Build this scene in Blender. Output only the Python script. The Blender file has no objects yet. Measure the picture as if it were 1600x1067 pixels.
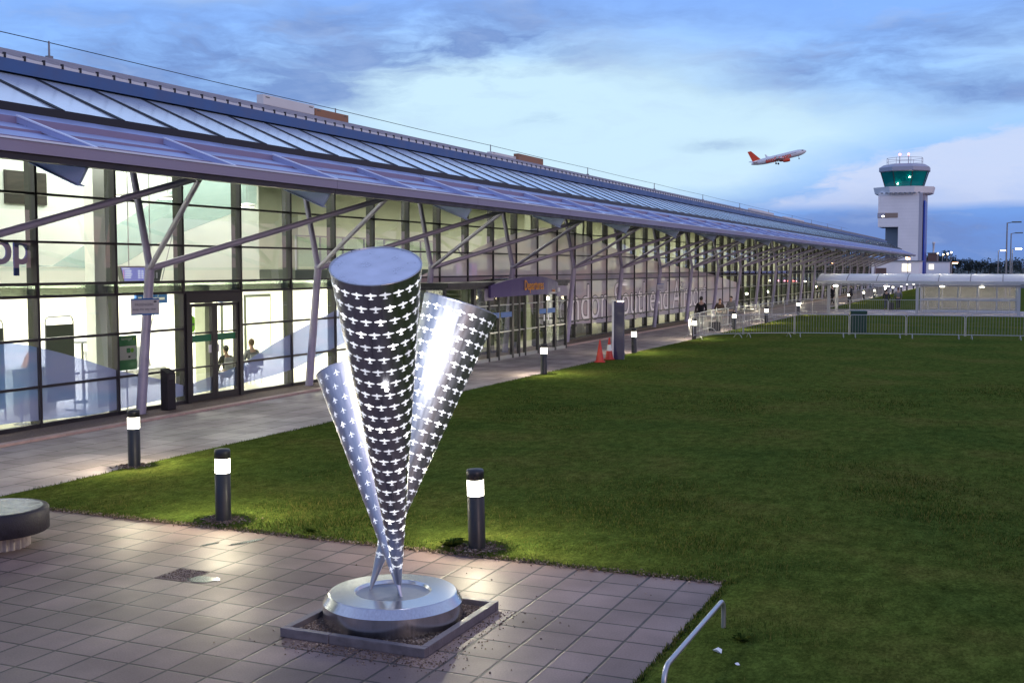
import bpy, bmesh, math, random
from mathutils import Vector, Matrix
random.seed(7)
C = bpy.context
scene = C.scene
COL = scene.collection
R = math.radians
PI = math.pi

# ------------------------------------------------------------------ camera
CAM_H = 3.4
F = 1800.0
PITCH = math.atan((533.5-417)/F)
YAW = math.atan(780/math.hypot(F, 533.5-417))
cd = bpy.data.cameras.new('camera'); cam = bpy.data.objects.new('camera', cd); COL.objects.link(cam)
cd.sensor_width = 36; cd.lens = F/1600*36; cd.clip_start = .1; cd.clip_end = 6000
cam.location = (0, 0, CAM_H); cam.rotation_euler = (R(90)-PITCH, 0, YAW)
scene.camera = cam

# ------------------------------------------------------------------ materials
M = {}
def mat(name, col=(.5,.5,.5), rough=.5, metal=0., var=0., scale=5., bump=0., bscale=None, emit=None, estr=0., trans=0., stretch=None, spec=.5):
    m = bpy.data.materials.new(name); m.use_nodes = True
    nt = m.node_tree; b = nt.nodes['Principled BSDF']
    b.inputs['Base Color'].default_value = (*col, 1); b.inputs['Roughness'].default_value = rough
    b.inputs['Metallic'].default_value = metal; b.inputs['Specular IOR Level'].default_value = spec
    if emit:
        b.inputs['Emission Color'].default_value = (*emit, 1); b.inputs['Emission Strength'].default_value = estr
    if trans: b.inputs['Transmission Weight'].default_value = trans
    if var or bump:
        g = nt.nodes.new('ShaderNodeNewGeometry'); vec = g.outputs['Position']
        if stretch:
            mp = nt.nodes.new('ShaderNodeMapping'); mp.inputs['Scale'].default_value = stretch
            nt.links.new(vec, mp.inputs['Vector']); vec = mp.outputs['Vector']
    if var:
        n = nt.nodes.new('ShaderNodeTexNoise'); n.inputs['Scale'].default_value = scale; n.inputs['Detail'].default_value = 6
        nt.links.new(vec, n.inputs['Vector'])
        r = nt.nodes.new('ShaderNodeMapRange'); r.inputs[1].default_value = .25; r.inputs[2].default_value = .75
        r.inputs[3].default_value = 1-var; r.inputs[4].default_value = 1+var
        nt.links.new(n.outputs['Fac'], r.inputs[0])
        mx = nt.nodes.new('ShaderNodeVectorMath'); mx.operation = 'SCALE'; mx.inputs[0].default_value = col
        nt.links.new(r.outputs[0], mx.inputs['Scale']); nt.links.new(mx.outputs[0], b.inputs['Base Color'])
        r2 = nt.nodes.new('ShaderNodeMapRange'); r2.inputs[1].default_value = .3; r2.inputs[2].default_value = .7
        r2.inputs[3].default_value = max(0, rough-.12); r2.inputs[4].default_value = min(1, rough+.12)
        nt.links.new(n.outputs['Fac'], r2.inputs[0]); nt.links.new(r2.outputs[0], b.inputs['Roughness'])
    if bump:
        n2 = nt.nodes.new('ShaderNodeTexNoise'); n2.inputs['Scale'].default_value = bscale or scale*4; n2.inputs['Detail'].default_value = 4
        nt.links.new(vec, n2.inputs['Vector'])
        bp = nt.nodes.new('ShaderNodeBump'); bp.inputs['Strength'].default_value = bump; bp.inputs['Distance'].default_value = .02
        nt.links.new(n2.outputs['Fac'], bp.inputs['Height']); nt.links.new(bp.outputs['Normal'], b.inputs['Normal'])
    M[name] = m
    return m

def glassmat(name, tint=(1,1,1), refl=.16, rough=.0, rcol=(1,1,1)):
    m = bpy.data.materials.new(name); m.use_nodes = True; nt = m.node_tree
    for n in list(nt.nodes):
        if n.type != 'OUTPUT_MATERIAL': nt.nodes.remove(n)
    out = nt.nodes['Material Output']
    t = nt.nodes.new('ShaderNodeBsdfTransparent'); t.inputs['Color'].default_value = (*tint, 1)
    g = nt.nodes.new('ShaderNodeBsdfGlossy'); g.inputs['Roughness'].default_value = rough; g.inputs['Color'].default_value = (*rcol, 1)
    lw = nt.nodes.new('ShaderNodeLayerWeight'); lw.inputs['Blend'].default_value = .35
    mr = nt.nodes.new('ShaderNodeMapRange'); mr.inputs[3].default_value = refl*.5; mr.inputs[4].default_value = min(1, refl*5)
    nt.links.new(lw.outputs['Fresnel'], mr.inputs[0])
    mx = nt.nodes.new('ShaderNodeMixShader')
    nt.links.new(mr.outputs[0], mx.inputs[0]); nt.links.new(t.outputs[0], mx.inputs[1]); nt.links.new(g.outputs[0], mx.inputs[2])
    nt.links.new(mx.outputs[0], out.inputs['Surface'])
    M[name] = m; return m

def film(name, col, alpha, var=None, tint=(1,1,1)):
    """thin printed translucent vinyl: part see-through, part diffusing"""
    m = bpy.data.materials.new(name); m.use_nodes = True; nt = m.node_tree
    for n in list(nt.nodes):
        if n.type != 'OUTPUT_MATERIAL': nt.nodes.remove(n)
    out = nt.nodes['Material Output']
    t = nt.nodes.new('ShaderNodeBsdfTransparent'); t.inputs['Color'].default_value = (*tint, 1)
    d = nt.nodes.new('ShaderNodeBsdfDiffuse'); d.inputs['Color'].default_value = (*col, 1)
    tl = nt.nodes.new('ShaderNodeBsdfTranslucent'); tl.inputs['Color'].default_value = (*col, 1)
    if var:
        g = nt.nodes.new('ShaderNodeNewGeometry'); n = nt.nodes.new('ShaderNodeTexNoise'); n.inputs['Scale'].default_value = .6
        mp = nt.nodes.new('ShaderNodeMapping'); mp.inputs['Scale'].default_value = (1, .5, 2.2)
        nt.links.new(g.outputs['Position'], mp.inputs['Vector']); nt.links.new(mp.outputs[0], n.inputs['Vector'])
        cr = nt.nodes.new('ShaderNodeValToRGB'); cr.color_ramp.elements[0].position = .42; cr.color_ramp.elements[1].position = .6
        cr.color_ramp.elements[0].color = (*col, 1); cr.color_ramp.elements[1].color = (*var, 1)
        nt.links.new(n.outputs['Fac'], cr.inputs[0])
        nt.links.new(cr.outputs[0], d.inputs['Color']); nt.links.new(cr.outputs[0], tl.inputs['Color'])
    m1 = nt.nodes.new('ShaderNodeMixShader'); m1.inputs[0].default_value = .16
    nt.links.new(d.outputs[0], m1.inputs[1]); nt.links.new(tl.outputs[0], m1.inputs[2])
    m2 = nt.nodes.new('ShaderNodeMixShader'); m2.inputs[0].default_value = alpha
    nt.links.new(t.outputs[0], m2.inputs[1]); nt.links.new(m1.outputs[0], m2.inputs[2])
    nt.links.new(m2.outputs[0], out.inputs['Surface'])
    M[name] = m; return m

def emis(name, col, s):
    m = bpy.data.materials.new(name); m.use_nodes = True; nt = m.node_tree
    b = nt.nodes['Principled BSDF']; b.inputs['Base Color'].default_value = (.8,.8,.8,1)
    b.inputs['Emission Color'].default_value = (*col, 1); b.inputs['Emission Strength'].default_value = s
    M[name] = m; return m

mat('dark_frame', (.028,.026,.034), .4, .3, var=.15, scale=3)
mat('mullion_side', (.030,.033,.027), .5, .2, var=.15, scale=3)
mat('steel_paint', (.31,.29,.43), .42, .25, var=.1, scale=4)
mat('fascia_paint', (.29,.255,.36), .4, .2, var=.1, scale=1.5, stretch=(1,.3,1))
mat('light_top', (.74,.78,.92), .4, .1)
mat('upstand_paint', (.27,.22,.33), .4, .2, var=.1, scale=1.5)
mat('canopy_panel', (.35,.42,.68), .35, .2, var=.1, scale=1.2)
mat('roof_rail', (.02,.022,.03), .4, .4)
mat('gutter_blue', (.05,.12,.30), .45, .1, var=.12, scale=2)
mat('roof_sheet', (.44,.40,.43), .5, .3, var=.12, scale=1.2, stretch=(1,3,1))
mat('white_edge', (.7,.7,.72), .5)
mat('wall_white', (.86,.86,.80), .8, var=.03, scale=2)
mat('wall_green', (.76,.82,.76), .8, var=.05, scale=1)
mat('wall_yellow', (.78,.82,.66), .8, var=.08, scale=1)
mat('floor_beige', (.72,.68,.54), .35, var=.06, scale=3)
mat('olive', (.45,.48,.36), .6, var=.1, scale=2)
mat('dark_olive', (.05,.06,.045), .5, var=.2, scale=2)
glassmat('spandrel', (.52,.56,.50), .16)
mat('col_white', (.8,.82,.78), .6)
glassmat('facade_glass', (.91,.94,.91), .24)
glassmat('balustrade_glass', (.72,.88,.80), .12)
glassmat('shelter_glass', (.80,.84,.86), .12)
film('vinyl_lilac', (.42,.47,.78), .5, (.24,.42,.78), (.36,.40,.66))
film('frosted_panel', (.62,.57,.48), .36)
film('vinyl_pale_reflect', (.74,.70,.86), .58, (.86,.72,.80), (.8,.78,.9))  # pale film, with the purple-pink reflection on the glass put into its colour
film('vinyl_teal', (.50,.72,.70), .5)
mat('vinyl_white', (.92,.88,.92), .6)
mat('vinyl_dark', (.05,.05,.07), .6)
mat('letter_blue', (.01,.025,.20), .6, spec=.1)
mat('sign_purple', (.085,.06,.19), .45, var=.06, scale=2)
mat('sign_orange', (.75,.30,.02), .5)
mat('sign_white', (.75,.75,.78), .5)
mat('sign_blue', (.02,.12,.42), .5)
mat('ink_dark', (.06,.06,.10), .6)
mat('banner_green', (.0,.16,.07), .5)
mat('lime', (.22,.62,.03), .5)
mat('panel_grey', (.13,.14,.125), .8, var=.08, scale=8)
mat('chrome_grey', (.35,.36,.38), .35, .6)
mat('belt_blue', (.10,.18,.34), .6)
mat('seat_grey', (.30,.31,.33), .6)
mat('skin', (.45,.28,.21), .5)
mat('black_cloth', (.010,.010,.012), .9)
mat('dark_cloth', (.035,.035,.045), .9)
mat('jeans', (.055,.065,.10), .9)
mat('grey_cloth', (.17,.17,.19), .9)
mat('brown_cloth', (.05,.033,.026), .9)
mat('red_cloth', (.30,.04,.04), .9)
mat('hair_dark', (.018,.013,.010), .6)
mat('hair_brown', (.09,.05,.03), .6)
mat('bollard_black', (.022,.022,.027), .42, .1, var=.2, scale=12)
emis('lens_glow', (1.,.93,.76), 9.)
def _lens():
    nt = M['lens_glow'].node_tree; b = nt.nodes['Principled BSDF']; out = nt.nodes['Material Output']
    e = nt.nodes.new('ShaderNodeEmission'); e.inputs['Color'].default_value = (1,.93,.76,1); e.inputs['Strength'].default_value = 7.
    t = nt.nodes.new('ShaderNodeBsdfTransparent'); a = nt.nodes.new('ShaderNodeAddShader')
    nt.links.new(e.outputs[0], a.inputs[0]); nt.links.new(t.outputs[0], a.inputs[1]); nt.links.new(a.outputs[0], out.inputs['Surface'])
_lens()
emis('lamp_white', (1.,.93,.78), 30.)
emis('lamp_orange', (1.,.50,.22), 22.)
emis('lamp_warm', (1.,.80,.5), 16.)
emis('lamp_red', (1.,.15,.12), 12.)
emis('lamp_pink', (1.,.35,.55), 8.)
emis('lamp_green', (.1,1.,.6), 6.)
emis('ceiling_glow', (1.,.97,.82), 9.)
emis('screen_blue', (.015,.03,.42), 1.)
emis('screen_white', (.75,.8,1.), .9)
emis('screen_red', (1.,.25,.3), .8)
emis('screen_teal', (.1,.7,.55), .7)
emis('window_lit', (1.,.88,.55), 1.6)
emis('glow_cut', (.92,.95,1.), .98)
emis('glow_cut_dim', (.88,.90,1.), 1.15)
emis('spot_bulb', (1,1,1), 40.)
emis('glow_soft', (.90,.93,1.), .62)
emis('glow_hot', (1.,1.,1.), 2.6)
mat('concrete_dark', (.020,.017,.025), .6, spec=.25, var=.35, scale=14, bump=.3)
mat('stone_wet', (.20,.21,.21), .14, var=.35, scale=9, bump=.15)
mat('fluted', (.22,.19,.19), .7, var=.3, scale=10, bump=.3)
mat('frame_stone', (.13,.11,.12), .6, var=.3, scale=9, bump=.3)
mat('galv', (.42,.43,.46), .4, .55, var=.15, scale=20)
mat('galv_dull', (.25,.25,.27), .5, .4, var=.12, scale=15)
mat('hoop_steel', (.42,.43,.48), .36, .8)
mat('cone_red', (.50,.03,.02), .5, var=.1, scale=12)
mat('cone_white', (.75,.75,.75), .5)
mat('bin_green', (.002,.034,.020), .5, var=.12, scale=6)
mat('tower_white', (.90,.87,.88), .5, var=.05, scale=.4)
mat('tower_grey', (.20,.22,.26), .6, var=.05, scale=.4)
mat('tower_lilac', (.42,.42,.50), .5)
mat('tower_blue', (.015,.05,.42), .35)
mat('tower_brown', (.32,.24,.19), .6)
mat('cab_teal', (.0,.20,.18), .08, .0, var=.3, scale=.25)
mat('brick_far', (.16,.10,.09), .8, var=.3, scale=.8)
mat('hedge', (.025,.038,.036), .9, var=.4, scale=.3)
mat('bark', (.05,.04,.03), .9)
mat('air_white', (.75,.75,.78), .35)
mat('air_orange', (.80,.085,.035), .4)
mat('air_dark', (.03,.03,.04), .5)
mat('litter_white', (.75,.78,.85), .6)
mat('gravel_a', (.17,.115,.085), .9); mat('gravel_b', (.09,.06,.05), .9); mat('gravel_c', (.32,.25,.20), .9)
mat('tarmac', (.05,.05,.055), .85, var=.2, scale=.4)
mat('unit_white', (.74,.72,.70), .5, var=.05, scale=2)
mat('unit_brown', (.34,.16,.08), .6, var=.15, scale=2)
mat('picture', (.022,.018,.012), .4, var=.8, scale=2.2, stretch=(1,.6,3))
mat('poly_roof', (.62,.66,.74), .3, .1)
mat('leaf_mid', (.074,.102,.018), .9, spec=.05); mat('leaf_dark', (.020,.042,.006), .9, spec=.05); mat('leaf_dry', (.17,.15,.040), .9, spec=.05)

# translucent shelter roof
def _pr():
    m = M['poly_roof']; nt = m.node_tree; b = nt.nodes['Principled BSDF']; out = nt.nodes['Material Output']
    tl = nt.nodes.new('ShaderNodeBsdfTranslucent'); tl.inputs['Color'].default_value = (.8,.82,.86,1)
    mx = nt.nodes.new('ShaderNodeMixShader'); mx.inputs[0].default_value = .45
    nt.links.new(b.outputs[0], mx.inputs[1]); nt.links.new(tl.outputs[0], mx.inputs[2]); nt.links.new(mx.outputs[0], out.inputs['Surface'])
_pr()

# sloping roof glazing: dark-backed glass that mirrors the sky
def _rg():
    m = mat('roof_glazing', (.30,.36,.46), .22, .6)
    nt = m.node_tree; b = nt.nodes['Principled BSDF']
    g = nt.nodes.new('ShaderNodeNewGeometry'); mp = nt.nodes.new('ShaderNodeMapping'); mp.inputs['Scale'].default_value = (0, 1/1.465, 0)
    mp.inputs['Location'].default_value = (0, -15.23/1.465, 0)
    fl = nt.nodes.new('ShaderNodeVectorMath'); fl.operation = 'FLOOR'
    wn = nt.nodes.new('ShaderNodeTexWhiteNoise'); wn.noise_dimensions = '3D'
    nt.links.new(g.outputs['Position'], mp.inputs[0]); nt.links.new(mp.outputs[0], fl.inputs[0]); nt.links.new(fl.outputs[0], wn.inputs[0])
    r = nt.nodes.new('ShaderNodeMapRange'); r.inputs[3].default_value = .88; r.inputs[4].default_value = 1.1
    nt.links.new(wn.outputs['Value'], r.inputs[0])
    sc = nt.nodes.new('ShaderNodeVectorMath'); sc.operation = 'SCALE'; sc.inputs[0].default_value = (.84,.89,.96)
    nt.links.new(r.outputs[0], sc.inputs['Scale']); nt.links.new(sc.outputs[0], b.inputs['Base Color'])
_rg()

# brushed steel for the sculpture
def _steel(name, base, rough, axis_scale, amp=1.):
    m = mat(name, base, rough, 1.0)
    nt = m.node_tree; b = nt.nodes['Principled BSDF']
    tc = nt.nodes.new('ShaderNodeTexCoord'); mp = nt.nodes.new('ShaderNodeMapping'); mp.inputs['Scale'].default_value = axis_scale
    n = nt.nodes.new('ShaderNodeTexNoise'); n.inputs['Scale'].default_value = 1.; n.inputs['Detail'].default_value = 5
    nt.links.new(tc.outputs['Object'], mp.inputs[0]); nt.links.new(mp.outputs[0], n.inputs['Vector'])
    r = nt.nodes.new('ShaderNodeMapRange'); r.inputs[1].default_value = .3; r.inputs[2].default_value = .7
    r.inputs[3].default_value = rough-.07*amp; r.inputs[4].default_value = rough+.09*amp
    nt.links.new(n.outputs['Fac'], r.inputs[0]); nt.links.new(r.outputs[0], b.inputs['Roughness'])
    r2 = nt.nodes.new('ShaderNodeMapRange'); r2.inputs[1].default_value = .2; r2.inputs[2].default_value = .8
    r2.inputs[3].default_value = 1-.18*amp; r2.inputs[4].default_value = 1+.1*amp
    nt.links.new(n.outputs['Fac'], r2.inputs[0])
    sc = nt.nodes.new('ShaderNodeVectorMath'); sc.operation = 'SCALE'; sc.inputs[0].default_value = base
    nt.links.new(r2.outputs[0], sc.inputs['Scale']); nt.links.new(sc.outputs[0], b.inputs['Base Color'])
    return m
_steel('steel_cone', (.50,.50,.54), .33, (30,30,2), 1.2)
_steel('steel_base', (.56,.56,.60), .20, (60,60,.5), .6)
mat('steel_dish', (.20,.21,.26), .42, .6, var=.15, scale=9)
mat('steel_lid', (.66,.70,.80), .36, .45, var=.16, scale=6)

# paving
def _pave(name, col, sx, sy, ox, oy, wet, joint=.012, offset=False):
    m = mat(name, col, .5, spec=.28)
    nt = m.node_tree; b = nt.nodes['Principled BSDF']; L = nt.links.new
    g = nt.nodes.new('ShaderNodeNewGeometry')
    mp = nt.nodes.new('ShaderNodeMapping'); mp.inputs['Scale'].default_value = (1/sx, 1/sy, 1); mp.inputs['Location'].default_value = (-ox/sx, -oy/sy, 0)
    L(g.outputs['Position'], mp.inputs[0])
    sep0 = nt.nodes.new('ShaderNodeSeparateXYZ'); L(mp.outputs[0], sep0.inputs[0])
    def math_(op, a, b_=None, c=None):
        n = nt.nodes.new('ShaderNodeMath'); n.operation = op
        for i, v in enumerate((a, b_, c)):
            if v is None: continue
            if isinstance(v, (int, float)): n.inputs[i].default_value = v
            else: L(v, n.inputs[i])
        return n.outputs[0]
    X, Y = sep0.outputs[0], sep0.outputs[1]
    if offset: # running bond
        fx = math_('FLOOR', X); Y = math_('ADD', Y, math_('MULTIPLY', math_('MODULO', fx, 2.), .5))
    ex = math_('MULTIPLY', math_('SUBTRACT', .5, math_('ABSOLUTE', math_('SUBTRACT', math_('FRACT', X), .5))), sx)
    ey = math_('MULTIPLY', math_('SUBTRACT', .5, math_('ABSOLUTE', math_('SUBTRACT', math_('FRACT', Y), .5))), sy)
    e = math_('MINIMUM', ex, ey)
    nz = nt.nodes.new('ShaderNodeTexNoise'); nz.inputs['Scale'].default_value = 7; nz.inputs['Detail'].default_value = 5; L(g.outputs['Position'], nz.inputs['Vector'])
    e2 = math_('SUBTRACT', e, math_('MULTIPLY', nz.outputs['Fac'], joint*.8))
    jm = nt.nodes.new('ShaderNodeMapRange'); jm.inputs[1].default_value = 0.; jm.inputs[2].default_value = joint*.7; jm.clamp = True; L(e2, jm.inputs[0])
    cb = nt.nodes.new('ShaderNodeCombineXYZ'); L(math_('FLOOR', X), cb.inputs[0]); L(math_('FLOOR', Y), cb.inputs[1])
    wn = nt.nodes.new('ShaderNodeTexWhiteNoise'); wn.noise_dimensions = '2D'; L(cb.outputs[0], wn.inputs[0])
    n1 = nt.nodes.new('ShaderNodeTexNoise'); n1.inputs['Scale'].default_value = 1.1; n1.inputs['Detail'].default_value = 8; L(g.outputs['Position'], n1.inputs['Vector'])
    n2 = nt.nodes.new('ShaderNodeTexNoise'); n2.inputs['Scale'].default_value = 60; n2.inputs['Detail'].default_value = 3; L(g.outputs['Position'], n2.inputs['Vector'])
    f = math_('ADD', math_('MULTIPLY', wn.outputs['Value'], .30), .66)
    f = math_('MULTIPLY', f, math_('SUBTRACT', 1., math_('MULTIPLY', math_('GREATER_THAN', wn.outputs['Value'], .96), .38)))
    f = math_('MULTIPLY', f, math_('ADD', .40, math_('MULTIPLY', n1.outputs['Fac'], 1.15)))
    f = math_('MULTIPLY', f, math_('ADD', .62, math_('MULTIPLY', n2.outputs['Fac'], .76)))
    sc = nt.nodes.new('ShaderNodeVectorMath'); sc.operation = 'SCALE'; sc.inputs[0].default_value = col; L(f, sc.inputs['Scale'])
    tint = nt.nodes.new('ShaderNodeMix'); tint.data_type = 'RGBA'; tint.blend_type = 'MIX'
    tint.inputs[6].default_value = (0.030,.026,.024,1); L(jm.outputs[0], tint.inputs[0]); L(sc.outputs[0], tint.inputs[7])
    L(tint.outputs[2], b.inputs['Base Color'])
    # wetness: blotchy gloss
    nw = nt.nodes.new('ShaderNodeTexNoise'); nw.inputs['Scale'].default_value = .55; nw.inputs['Detail'].default_value = 5; L(g.outputs['Position'], nw.inputs['Vector'])
    rw = nt.nodes.new('ShaderNodeMapRange'); rw.inputs[1].default_value = .38; rw.inputs[2].default_value = .66; rw.inputs[3].default_value = .62; rw.inputs[4].default_value = .62-wet
    L(nw.outputs['Fac'], rw.inputs[0]); L(rw.outputs[0], b.inputs['Roughness'])
    ht = math_('ADD', jm.outputs[0], math_('MULTIPLY', n2.outputs['Fac'], .22))
    ht = math_('ADD', ht, math_('MULTIPLY', wn.outputs['Value'], .3))
    bp = nt.nodes.new('ShaderNodeBump'); bp.inputs['Strength'].default_value = .55; bp.inputs['Distance'].default_value = .008
    L(ht, bp.inputs['Height']); L(bp.outputs[0], b.inputs['Normal'])
    return m
_pave('plaza_slabs', (.215,.150,.138), .415, .45, -2.73, 12.1, .15, joint=.016)
_pave('path_slabs', (.42,.345,.355), .62, .92, -13.65, 0, .25, offset=True)
mat('kerb_stone', (.40,.27,.25), .6, var=.2, scale=5, bump=.2)
mat('gravel_strip', (.17,.12,.10), .9, var=.5, scale=30, bump=.8, bscale=60)
# lawn
def _lawn():
    m = mat('lawn_grass', (.05,.08,.02), .95, spec=.0); nt = m.node_tree; b = nt.nodes['Principled BSDF']; L = nt.links.new
    g = nt.nodes.new('ShaderNodeNewGeometry')
    n1 = nt.nodes.new('ShaderNodeTexNoise'); n1.inputs['Scale'].default_value = .35; n1.inputs['Detail'].default_value = 10; n1.inputs['Roughness'].default_value = .65
    n2 = nt.nodes.new('ShaderNodeTexNoise'); n2.inputs['Scale'].default_value = 30; n2.inputs['Detail'].default_value = 9; n2.inputs['Roughness'].default_value = .8
    mp = nt.nodes.new('ShaderNodeMapping'); mp.inputs['Scale'].default_value = (1,.55,1); L(g.outputs['Position'], mp.inputs[0])
    L(g.outputs['Position'], n1.inputs['Vector']); L(mp.outputs[0], n2.inputs['Vector'])
    cr = nt.nodes.new('ShaderNodeValToRGB'); e = cr.color_ramp.elements
    e[0].position = .34; e[0].color = (.050,.078,.016,1); e[1].position = .72; e[1].color = (.105,.100,.026,1)
    el = cr.color_ramp.elements.new(.5); el.color = (.068,.092,.018,1)
    L(n1.outputs['Fac'], cr.inputs[0])
    r = nt.nodes.new('ShaderNodeMapRange'); r.inputs[1].default_value = .3; r.inputs[2].default_value = .7; r.inputs[3].default_value = .35; r.inputs[4].default_value = 1.75
    L(n2.outputs['Fac'], r.inputs[0])
    n3 = nt.nodes.new('ShaderNodeTexNoise'); n3.inputs['Scale'].default_value = 5.5; n3.inputs['Detail'].default_value = 8; n3.inputs['Roughness'].default_value = .78; L(mp.outputs[0], n3.inputs['Vector'])
    r3 = nt.nodes.new('ShaderNodeMapRange'); r3.inputs[1].default_value = .32; r3.inputs[2].default_value = .68; r3.inputs[3].default_value = .55; r3.inputs[4].default_value = 1.65
    L(n3.outputs['Fac'], r3.inputs[0])
    mm = nt.nodes.new('ShaderNodeMath'); mm.operation = 'MULTIPLY'; L(r.outputs[0], mm.inputs[0]); L(r3.outputs[0], mm.inputs[1])
    sc = nt.nodes.new('ShaderNodeVectorMath'); sc.operation = 'SCALE'; L(cr.outputs[0], sc.inputs[0]); L(mm.outputs[0], sc.inputs['Scale'])
    L(sc.outputs[0], b.inputs['Base Color'])
    bp = nt.nodes.new('ShaderNodeBump'); bp.inputs['Strength'].default_value = .9; bp.inputs['Distance'].default_value = .03
    L(n2.outputs['Fac'], bp.inputs['Height']); L(bp.outputs[0], b.inputs['Normal'])
_lawn()

# ------------------------------------------------------------------ mesh helpers
class MB:
    def __init__(s): s.v = []; s.f = []; s.m = []; s.smooth = []
    def add(s, vs, fs, mi=0, sm=False):
        o = len(s.v); s.v += [tuple(v) for v in vs]
        for f in fs: s.f.append([i+o for i in f]); s.m.append(mi); s.smooth.append(sm)
        return s
    def box(s, a, b, mi=0):
        x0,x1 = sorted((a[0],b[0])); y0,y1 = sorted((a[1],b[1])); z0,z1 = sorted((a[2],b[2]))
        return s.add([(x0,y0,z0),(x1,y0,z0),(x1,y1,z0),(x0,y1,z0),(x0,y0,z1),(x1,y0,z1),(x1,y1,z1),(x0,y1,z1)],
              [(0,3,2,1),(4,5,6,7),(0,1,5,4),(1,2,6,5),(2,3,7,6),(3,0,4,7)], mi)
    def tube(s, a, b, r0, r1=None, n=10, mi=0, caps=True):
        a = Vector(a); b = Vector(b); r1 = r0 if r1 is None else r1
        d = (b-a).normalized(); u = d.orthogonal().normalized(); w = d.cross(u)
        vs = [a+(u*math.cos(2*PI*i/n)+w*math.sin(2*PI*i/n))*r0 for i in range(n)]+[b+(u*math.cos(2*PI*i/n)+w*math.sin(2*PI*i/n))*r1 for i in range(n)]
        s.add(vs, [(i,(i+1)%n,n+(i+1)%n,n+i) for i in range(n)], mi, True)
        if caps: s.add(vs, [tuple(range(n-1,-1,-1)), tuple(range(n,2*n))], mi)
        return s
    def path(s, pts, r, n=10, mi=0):
        pts = [Vector(p) for p in pts]; rs = r if isinstance(r, (list,tuple)) else [r]*len(pts)
        vs = []; up = None
        for k, p in enumerate(pts):
            d = (pts[min(k+1,len(pts)-1)]-pts[max(k-1,0)]).normalized()
            u = d.orthogonal().normalized() if up is None else (up-d*up.dot(d)).normalized()
            up = u; w = d.cross(u)
            vs += [p+(u*math.cos(2*PI*i/n)+w*math.sin(2*PI*i/n))*rs[k] for i in range(n)]
        fs = [(k*n+i,k*n+(i+1)%n,(k+1)*n+(i+1)%n,(k+1)*n+i) for k in range(len(pts)-1) for i in range(n)]
        s.add(vs, fs, mi, True)
        return s.add(vs, [tuple(range(n-1,-1,-1)), tuple(range(len(vs)-n,len(vs)))], mi)
    def lathe(s, prof, c=(0,0,0), n=32, mi=0, sm=True, M4=None):
        vs = []
        for r, z in prof:
            vs += [Vector((r*math.cos(2*PI*i/n), r*math.sin(2*PI*i/n), z)) for i in range(n)]
        if M4: vs = [M4 @ v for v in vs]
        vs = [v+Vector(c) for v in vs]
        fs = [(k*n+i,k*n+(i+1)%n,(k+1)*n+(i+1)%n,(k+1)*n+i) for k in range(len(prof)-1) for i in range(n)]
        s.add(vs, fs, mi, sm)
        if prof[0][0] > 1e-4: s.add(vs, [tuple(range(n-1,-1,-1))], mi)
        if prof[-1][0] > 1e-4: s.add(vs, [tuple(range((len(prof)-1)*n,len(prof)*n))], mi)
        return s
    def prism(s, poly, d, mi=0):
        """poly: list of 3D points (planar), d: extrusion vector"""
        n = len(poly); P = [Vector(p) for p in poly]; D = Vector(d)
        return s.add(P+[p+D for p in P], [tuple(range(n-1,-1,-1)), tuple(range(n,2*n))]+[(i,(i+1)%n,n+(i+1)%n,n+i) for i in range(n)], mi)
    def poly(s, pts, mi=0): return s.add(pts, [tuple(range(len(pts)))], mi)
    def ball(s, c, r, n=12, mi=0, sq=(1,1,1)):
        prof = [(math.sin(PI*k/n)*1., -math.cos(PI*k/n)) for k in range(n+1)]
        vs = []; m_ = 2*n
        for a, z in prof: vs += [(c[0]+r*sq[0]*a*math.cos(2*PI*i/m_), c[1]+r*sq[1]*a*math.sin(2*PI*i/m_), c[2]+r*sq[2]*z) for i in range(m_)]
        return s.add(vs, [(k*m_+i,k*m_+(i+1)%m_,(k+1)*m_+(i+1)%m_,(k+1)*m_+i) for k in range(n) for i in range(m_)], mi, True)
    def obj(s, name, mats, parent=None, loc=None, bevel=0.):
        me = bpy.data.meshes.new(name); me.from_pydata(s.v, [], s.f)
        if isinstance(mats, str): mats = [mats]
        for m in mats: me.materials.append(M[m])
        me.polygons.foreach_set('material_index', s.m); me.polygons.foreach_set('use_smooth', s.smooth)
        me.update()
        o = bpy.data.objects.new(name, me); COL.objects.link(o)
        if parent: o.parent = parent
        if loc: o.location = loc
        if bevel:
            bm = bmesh.new(); bm.from_mesh(me); bmesh.ops.remove_doubles(bm, verts=bm.verts, dist=1e-5)
            ed = [e for e in bm.edges if len(e.link_faces) == 2 and e.calc_face_angle(0) > .6]
            bmesh.ops.bevel(bm, geom=ed, offset=bevel, segments=2, affect='EDGES', profile=.6)
            bm.to_mesh(me); bm.free()
        return o
def thing(name, label, cat, loc=(0,0,0), rz=0., group=None):
    o = bpy.data.objects.new(name, None); COL.objects.link(o); o.location = loc; o.rotation_euler = (0,0,rz)
    o.empty_display_size = .2
    o['label'] = label; o['category'] = cat
    if group: o['group'] = group
    return o
def tag(o, label, cat, group=None):
    o['label'] = label; o['category'] = cat
    if group: o['group'] = group
    return o
def setting(o, kind='structure'): o['kind'] = kind; return o
def copy_thing(o, label=None, loc=None, rz=None, parent=None):
    c = o.copy(); COL.objects.link(c)
    if parent is not None: c.parent = parent
    if label: c['label'] = label
    if loc is not None: c.location = loc
    if rz is not None: c.rotation_euler = (0,0,rz)
    for ch in list(o.children): copy_thing(ch, parent=c)
    return c
FONT = {}
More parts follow.
